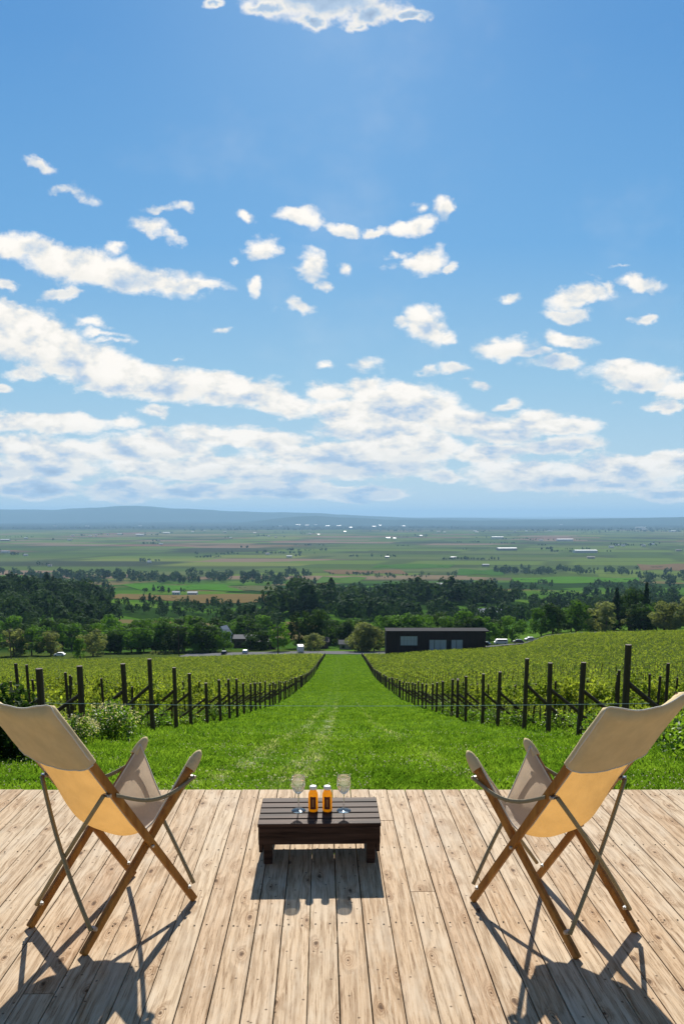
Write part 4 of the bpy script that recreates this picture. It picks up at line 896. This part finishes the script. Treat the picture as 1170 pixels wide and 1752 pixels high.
# ------------------------------------------------------------------ small houses
M['roof_brown'] = simple('brown_roof', (.09, .06, .05), .7); M['roof_grey'] = simple('grey_roof', (.30, .31, .33), .45); M['cream'] = simple('cream_wall', (.62, .58, .52), .7); M['pale'] = simple('pale_weathered_paint', (.50, .50, .48), .7, 0, .1, 1.0, .1); M['dusty'] = simple('dusty_pink_wall', (.34, .29, .26), .8); M['roof_dim'] = simple('dull_grey_roof', (.13, .13, .14), .8, spec=.1); M['roof_red'] = simple('rust_roof', (.36, .16, .10), .6)
def house(name, px, Y, L, D, H_, rise, wm, rm, label, rz=0.0, group=None, windows=True, dz=0.0, cat='house'):
    X = at(px, Y); root = empty(name, (X, Y, tz(X, Y) + dz), rz, label, cat, group)
    b = bmesh.new(); v = [b.verts.new(p) for p in ((-L / 2, -D / 2, -1), (L / 2, -D / 2, -1), (L / 2, D / 2, -1), (-L / 2, D / 2, -1), (-L / 2, -D / 2, H_), (L / 2, -D / 2, H_), (L / 2, D / 2, H_), (-L / 2, D / 2, H_), (-L / 2, 0, H_ + rise), (L / 2, 0, H_ + rise))]
    for q in ((0, 1, 5, 4), (2, 3, 7, 6), (1, 2, 6, 9, 5), (3, 0, 4, 8, 7), (4, 5, 9, 8), (6, 7, 8, 9)): b.faces.new([v[k] for k in q])
    obj('wall', b, wm, root)
    b = bmesh.new()
    for s_ in (-1, 1):
        o_ = .5; p = [(-L / 2 - o_, s_ * (D / 2 + o_), H_ - o_ * rise / (D / 2) + .08), (L / 2 + o_, s_ * (D / 2 + o_), H_ - o_ * rise / (D / 2) + .08), (L / 2 + o_, 0, H_ + rise + .08), (-L / 2 - o_, 0, H_ + rise + .08)]
        lo = [b.verts.new(q) for q in p]; hi = [b.verts.new((q[0], q[1], q[2] + .16)) for q in p]
        for k in range(4): b.faces.new((lo[k], lo[(k + 1) % 4], hi[(k + 1) % 4], hi[k]))
        b.faces.new(lo[::-1]); b.faces.new(hi)
    obj('roof', b, rm, root)
    if windows:
        for k in range(max(2, int(L / 3.2))):
            b = bmesh.new(); xx = -L / 2 + (k + .5) * L / max(2, int(L / 3.2)); box(b, (xx, -D / 2 - .02, H_ * .55), (1.3, .06, 1.3)); obj('window', b, M['darkglass'], root)
        b = bmesh.new(); box(b, (L * .33, -D / 2 - .03, 1.0), (1.0, .06, 2.0)); obj('door', b, M['roof_brown'], root)
    return root
house('house', 594, 318, 6.5, 5, 2.6, 1.2, M['dusty'], M['roof_dim'], 'cream house half hidden between the shrubs at the head of the lane')
house('house', 548, 330, 7, 6, 3.2, 1.5, M['roof_brown'], M['roof_brown'], 'small brown house beside the cream house')
house('house', 448, 325, 12, 7, 3.8, 1.2, M['bwall'], M['roof_dim'], 'dark house with pale grey roof behind the silver car')
house('house', 425, 345, 12, 7, 4.6, 1.2, M['roof_brown'], M['roof_dim'], 'second dark house with pale roof higher up behind it')
house('house', 384, 352, 5, 5, 6.5, 3.4, M['white'], M['roof_grey'], 'narrow white gabled house among the trees left of the dark houses', R(70))
house('house', 836, 640, 20, 10, 5, 2.5, M['cream'], M['roof_grey'], 'pale house showing above the trees behind the winery building', R(15))
house('house', 866, 1050, 30, 14, 6, 4, M['white'], M['roof_brown'], 'large white house with brown roof on the right hillside', 0)
house('house', 852, 1000, 12, 10, 5, 3, M['white'], M['roof_grey'], 'small white house left of the large brown-roofed one', R(30))
house('house', 330, 1280, 16, 9, 4, 2, M['white'], M['roof_grey'], 'white house at the edge of the bright green field')
house('house', 302, 1300, 12, 9, 4, 2, M['white'], M['roof_grey'], 'small white house beside the tree belt left of centre')
house('house', 52, 1500, 18, 9, 4, 2, M['white'], M['roof_grey'], 'white house by the pale green field at far left')
house('house', 752, 1700, 24, 12, 5, 3, M['white'], M['roof_grey'], 'pale house beside the tree line right of centre')
house('house', 645, 1350, 8, 7, 7, 2, M['white'], M['roof_grey'], 'tiny white tower-like house among the middle woods')
# farmsteads on the plain: bearing, distance, length
FARMS = [(10, 4300, 90), (45, 3950, 40), (10, 6300, 150), (45, 6900, 60), (120, 6400, 70), (125, 7800, 60), (155, 7700, 50), (165, 7900, 40), (185, 8200, 45), (205, 8400, 90), (240, 8000, 160), (285, 8900, 150), (272, 6200, 40), (276, 5500, 50), (330, 9600, 60), (350, 10200, 60), (385, 9300, 90), (395, 7000, 50), (86, 3100, 30), (256, 3350, 34),
 (436, 8900, 60), (460, 7600, 50), (472, 7200, 40), (495, 3800, 55), (458, 4100, 40), (530, 8600, 60), (545, 8200, 50), (590, 9600, 60), (662, 3750, 40), (664, 6900, 70), (675, 6800, 50), (720, 7700, 60), (750, 9600, 90), (760, 9400, 60), (775, 3700, 50), (812, 10200, 90), (815, 9500, 80), (850, 7000, 210), (866, 4600, 230), (830, 3100, 55), (880, 9800, 60), (900, 10200, 50), (915, 9900, 60), (940, 10100, 120), (965, 6300, 260), (925, 6400, 70), (1000, 4300, 250), (1010, 3700, 70), (1045, 5000, 60), (1055, 5300, 50), (1065, 5200, 50), (1100, 5200, 50), (1115, 5500, 50), (1150, 9800, 200), (1100, 11000, 200), (1160, 4500, 60), (1095, 12500, 300), (600, 12800, 90), (560, 14500, 150), (510, 16000, 200), (525, 15500, 150), (540, 16500, 120), (580, 15000, 160), (480, 14500, 120), (640, 14000, 130), (650, 15500, 110), (690, 14500, 120), (959, 17000, 120), (946, 22000, 260), (240, 15000, 120), (150, 14500, 130), (95, 14800, 120)]
for k, (px, Y, L) in enumerate(FARMS):
    zone = 'left' if px < 400 else 'middle' if px < 780 else 'right'; dist = 'near edge' if Y < 5600 else 'far side' if Y < 12000 else 'hazy rise beyond'
    long_ = L > 140
    nm = 'greenhouse' if long_ else 'farm_building'
    lab = (f'long white greenhouse at the {dist} of the plain, {zone} of the view' if long_ else f'tiny pale farm building at the {dist} of the plain, {zone} of the view')
    house(nm, px, Y, L * .5, L * .16 + 6, 4 + L * .03 + Y * .0005, 2.5, random.choice([M['pale'], M['cream'], M['dusty']]), (M['roof_red'] if k == 36 else random.choice([M['pale'], M['roof_grey'], M['roof_grey'], M['roof_brown']]) if not long_ else M['white']), lab, R(random.uniform(-12, 12)), f'{nm}s at the {dist} of the plain, {zone}'.replace('_', ' '), False, 0, 'greenhouse' if long_ else 'farm building')

# ------------------------------------------------------------------ utility poles
def upole(px, Y, h, label):
    X = at(px, Y); root = empty('utility_pole', (X, Y, tz(X, Y)), 0, label, 'pole')
    b = bmesh.new(); tube(b, [(0, 0, -.5), (0, 0, h)], [.20, .13], 10); obj('shaft', b, M['post'], root)
    b = bmesh.new(); box(b, (0, 0, h - .7), (1.9, .10, .12)); obj('crossarm', b, M['post'], root)
    b = bmesh.new()
    for x in (-.8, 0, .8): tube(b, [(x, 0, h - .64), (x, 0, h - .42)], .05, 6)
    obj('insulators', b, M['white'], root); return X, Y, tz(X, Y) + h - .5
PA = upole(307, 268, 11.5, 'dark utility pole standing left of the car park'); PB = upole(476, 272, 10.5, 'utility pole standing in front of the green tree by the car park')
PC = upole(20, 275, 11, 'utility pole beside the willows at far left')
for A_, B_, lab in ((PA, PB, 'overhead cables slung between the utility poles across the car park'), (PC, PA, 'overhead cables slung past the willows at left')):
    b = bmesh.new()
    for x in (-.8, 0, .8):
        pts = [(A_[0] + (B_[0] - A_[0]) * t + x * .3, A_[1] + (B_[1] - A_[1]) * t + x, A_[2] + (B_[2] - A_[2]) * t - 1.0 * math.sin(math.pi * t)) for t in [i / 12 for i in range(13)]]
        tube(b, pts, .03, 4)
    tag(obj('overhead_cables', b, M['black']), lab, 'cables')

# ------------------------------------------------------------------ trees
tree(2, 160, 296, 10.5, 'round grey-green willow at the left edge of the car park meadow', wide=1.25)
tree(2, 88, 300, 10, 'grey-green willow left of the round one', wide=1.2)
tree(2, 25, 296, 11.5, 'large grey-green tree at the far left edge', wide=1.3)
tree(0, 55, 300, 12, 'green tree between the two left willows')
tree(0, -20, 292, 13, 'green tree cut by the left edge of the view')
tree(0, 138, 270, 8, 'slender young tree standing alone before the willows', wide=.7)
tree(0, 476, 300, 12, 'fresh green tree behind the utility pole by the car park', wide=.9)
tree(2, 538, 305, 7.5, 'round pale grey shrub-like tree right of the box truck', wide=1.3)
tree(2, 618, 296, 12, 'broad olive-grey tree left of the winery building', wide=1.25)
tree(2, 640, 299, 10.5, 'olive-grey tree touching the left end of the winery building', wide=1.1)
tree(1, 512, 330, 17, 'tall dark tree behind the pale round shrub', wide=.85); tree(1, 545, 335, 18, 'tallest dark tree behind the head of the lane', wide=.85)
tree(1, 450, 318, 9, 'low dark tree in front of the dark houses', wide=1.2); tree(1, 430, 312, 7.5, 'low dark tree left of the dark houses', wide=1.2)
tree(0, 383, 305, 9, 'bright green leafy tree right of the leftmost car', wide=1.0)
for k in range(15):
    tree([0, 1, 0, 0][k % 4], 185 + k * 13 + random.uniform(-5, 5), 302 + random.uniform(0, 26) , random.uniform(9.5, 13.5), 'green tree in the front rank of the thicket left of the car park', 'thicket left of the car park, front rank', wide=1.15)
for k in range(16):
    tree([0, 0, 1, 0][k % 4], 190 + k * 17 + random.uniform(-8, 8), 350 + random.uniform(0, 60), random.uniform(11, 16), 'green tree in the rear rank of the thicket left of the car park', 'thicket left of the car park, rear rank', wide=1.2)
for k in range(13):
    tree([0, 0, 1][k % 3], 655 + k * 18 + random.uniform(-5, 5), 318 + random.uniform(0, 40), random.uniform(12.5, 16) * (1.0 if k < 9 else .8), 'dense green tree in the row behind the winery building', 'trees behind the winery building', wide=1.1)
tree(0, 690, 322, 15, 'brightest green round tree over the roof of the winery building', wide=1.25)
tree(0, 925, 330, 13, 'rounded green tree right of the parking strip', wide=1.0); tree(1, 945, 335, 14.5, 'dark tree beside the rounded green one')
tree(0, 985, 330, 15, 'mid green tree at the edge of the right meadow'); tree(2, 1035, 322, 13.5, 'large olive-grey tree on the right meadow', wide=1.25)
tree(2, 1135, 312, 12.5, 'olive-grey tree near the right edge of the view', wide=1.25); tree(2, 1180, 305, 14, 'olive-grey tree cut by the right edge of the view', wide=1.2)
tree(1, 1075, 345, 20, 'tall dark spreading tree behind the right meadow', wide=.9); tree(3, 1100, 352, 22, 'tall dark conifer behind the right meadow')
tree(3, 1050, 350, 20, 'dark conifer left of the tall spreading tree'); tree(1, 1010, 342, 12, 'dark rounded tree in the gap of the right meadow')
for k in range(14):
    tree([1, 0, 1, 2][k % 4], 955 + k * 17 + random.uniform(-6, 6), 330 + random.uniform(0, 50), random.uniform(9, 14), 'tree in the dark belt along the top of the right meadow', 'belt along the right meadow', wide=1.15)
for k in range(12):
    tree([1, 0, 1][k % 3], 560 + k * 9 + random.uniform(-4, 4), 345 + random.uniform(0, 60), random.uniform(10, 15), 'tree behind the cream house at the head of the lane', 'trees behind the cream house', wide=1.1)
for k in range(12):
    tree([1, 1, 0][k % 3], -10 + k * 17 + random.uniform(-4, 4), 330 + random.uniform(0, 70), random.uniform(11, 15), 'darker tree behind the willows at left', 'trees behind the left willows', wide=1.15)
# hedge with pale blossom left of the dark car
for k in range(11):
    X = at(262 + k * 10.5, 299); shrub('hedge_bush', X, 299, 1.0, .8, 1.5, 240, (TREEM[2], M['seedhead']), .18, 300 + k, 'low rounded grey-green bush in the hedge behind the car park', 'bush', 0, 'hedge bushes behind the car park')

# ------------------------------------------------------------------ woods: far-off masses, one object each
def woods(name, areas, seed, leaf=1.0, matl=None):
    """areas: (px0, px1, Y0, Y1, count, hmin, hmax)"""
    r = np.random.default_rng(seed); Cs, Ss, Ns = [], [], []
    for (p0, p1, y0, y1, cnt, h0, h1) in areas:
        for k in range(cnt):
            Y = r.uniform(y0, y1); px = r.uniform(p0, p1)
            if Y > 900 and math.sin(px * .063 + Y * .011 + 2 * math.sin(px * .021 + seed)) + .6 * math.sin(px * .19 + Y * .003) < -.25: continue
            X = (px - 585) / F_PX * Y * 1.01; z0 = tz(X, Y); h = r.uniform(h0 * .8, h1) * (1.0 + .22 * math.sin(px * .11 + Y * .02)); con = r.random() < .3
            n = int(70 if Y < 1300 else 40 if Y < 2600 else 22); lf = leaf * h * .10 * (1 if n > 50 else 1.35 if n > 30 else 1.8)
            d = r.normal(size=(n, 3)); d /= np.linalg.norm(d, axis=1)[:, None]
            rad = h * (.22 if con else .38)
            DD = d.copy(); C = d * rad * (.75 + .35 * r.random((n, 1))); C[:, 2] = C[:, 2] * (1.9 if con else 1.05) + h * .58
            if con: q = np.clip((C[:, 2] / h), 0, 1); C[:, 0] *= (1.25 - q); C[:, 1] *= (1.25 - q)
            C[:, 2] = np.maximum(C[:, 2], .04 * h); C += np.array([X, Y, z0]); Cs.append(C); Ns.append(DD); Ss.append(np.full(n, lf) * (.7 + .6 * r.random(n)))
    V, Fq = leaf_quads(np.concatenate(Cs), np.concatenate(Ss), r, np.concatenate(Ns), 2.4); o = np_mesh(name, V, Fq, 4, matl or M['wood_far']); o['kind'] = 'stuff'
woods('hillside_wood', [(-80, 185, 520, 860, 620, 9, 15), (-60, 60, 420, 540, 70, 8, 12), (100, 200, 440, 560, 60, 9, 14)], 1)
woods('middle_wood', [(468, 568, 600, 760, 150, 14, 22), (575, 700, 560, 900, 190, 10, 17), (660, 880, 760, 960, 280, 14, 20), (690, 900, 500, 700, 120, 9, 14), (380, 480, 460, 640, 90, 9, 14)], 2)
woods('right_wood', [(905, 1000, 560, 900, 80, 9, 13), (980, 1200, 560, 900, 150, 9, 14), (1040, 1200, 420, 560, 80, 9, 14)], 3)
def hit(px, py):
    d = ray(px, py); Y = 200.0
    while Y < 60000:
        if EYE + d[2] / d[1] * Y <= tz(d[0] / d[1] * Y, Y): return Y
        Y *= 1.004
    return Y
def A(p0, p1, q0, q1, cnt, h0, h1): m_ = (p0 + p1) / 2; return (p0, p1, hit(m_, q1), hit(m_, q0), cnt, h0, h1)     # q0 far edge, q1 near edge
woods('slope_wood', [A(60, 345, 986, 1000, 330, 18, 26), (-60, 62, 2250, 2800, 90, 14, 22), A(345, 400, 984, 997, 70, 16, 24), A(415, 540, 984, 1003, 150, 18, 26), A(60, 200, 1003, 1030, 150, 12, 18), A(242, 330, 1013, 1016, 22, 8, 13),
  A(235, 330, 1036, 1042, 18, 8, 11), A(335, 470, 1036, 1045, 26, 8, 12), A(200, 470, 1048, 1060, 60, 7, 10), A(575, 700, 1012, 1032, 150, 12, 18), A(560, 640, 982, 986, 40, 8, 12), A(640, 780, 984, 990, 70, 9, 14),
  A(880, 1010, 1020, 1040, 80, 10, 15), A(1000, 1190, 1014, 1042, 170, 12, 18), A(840, 1085, 976, 985, 220, 16, 24), A(1085, 1190, 980, 1006, 150, 14, 20), A(870, 940, 1000, 1012, 70, 12, 16), A(1010, 1090, 1003, 1012, 60, 12, 16), A(780, 850, 1002, 1012, 50, 12, 16)], 4)
belts = []
rb = random.Random(3)
for (px, Y, L) in FARMS:
    if Y < 12500 and rb.random() < .85: wpx = L * 1.3 / Y * F_PX; o_ = rb.uniform(-8, 8); belts.append((px + o_ - wpx, px + o_ + wpx, Y + 40, Y + 120, 9, 9 + Y * .0009, 13 + Y * .001))
for k in range(26):
    Y = math.exp(rb.uniform(math.log(3300), math.log(11500))); px = rb.uniform(-40, 1200); wd = rb.uniform(12, 55); belts.append((px - wd, px + wd, Y, Y + 60, int(wd * .7), 9, 15))
for k in range(16):
    Y = rb.uniform(9500, 12500); px = rb.uniform(-40, 1200); wd = rb.uniform(40, 130); belts.append((px - wd, px + wd, Y, Y + 500, int(wd * .8), 20, 30))
woods('shelterbelts', belts, 5, 1.3)
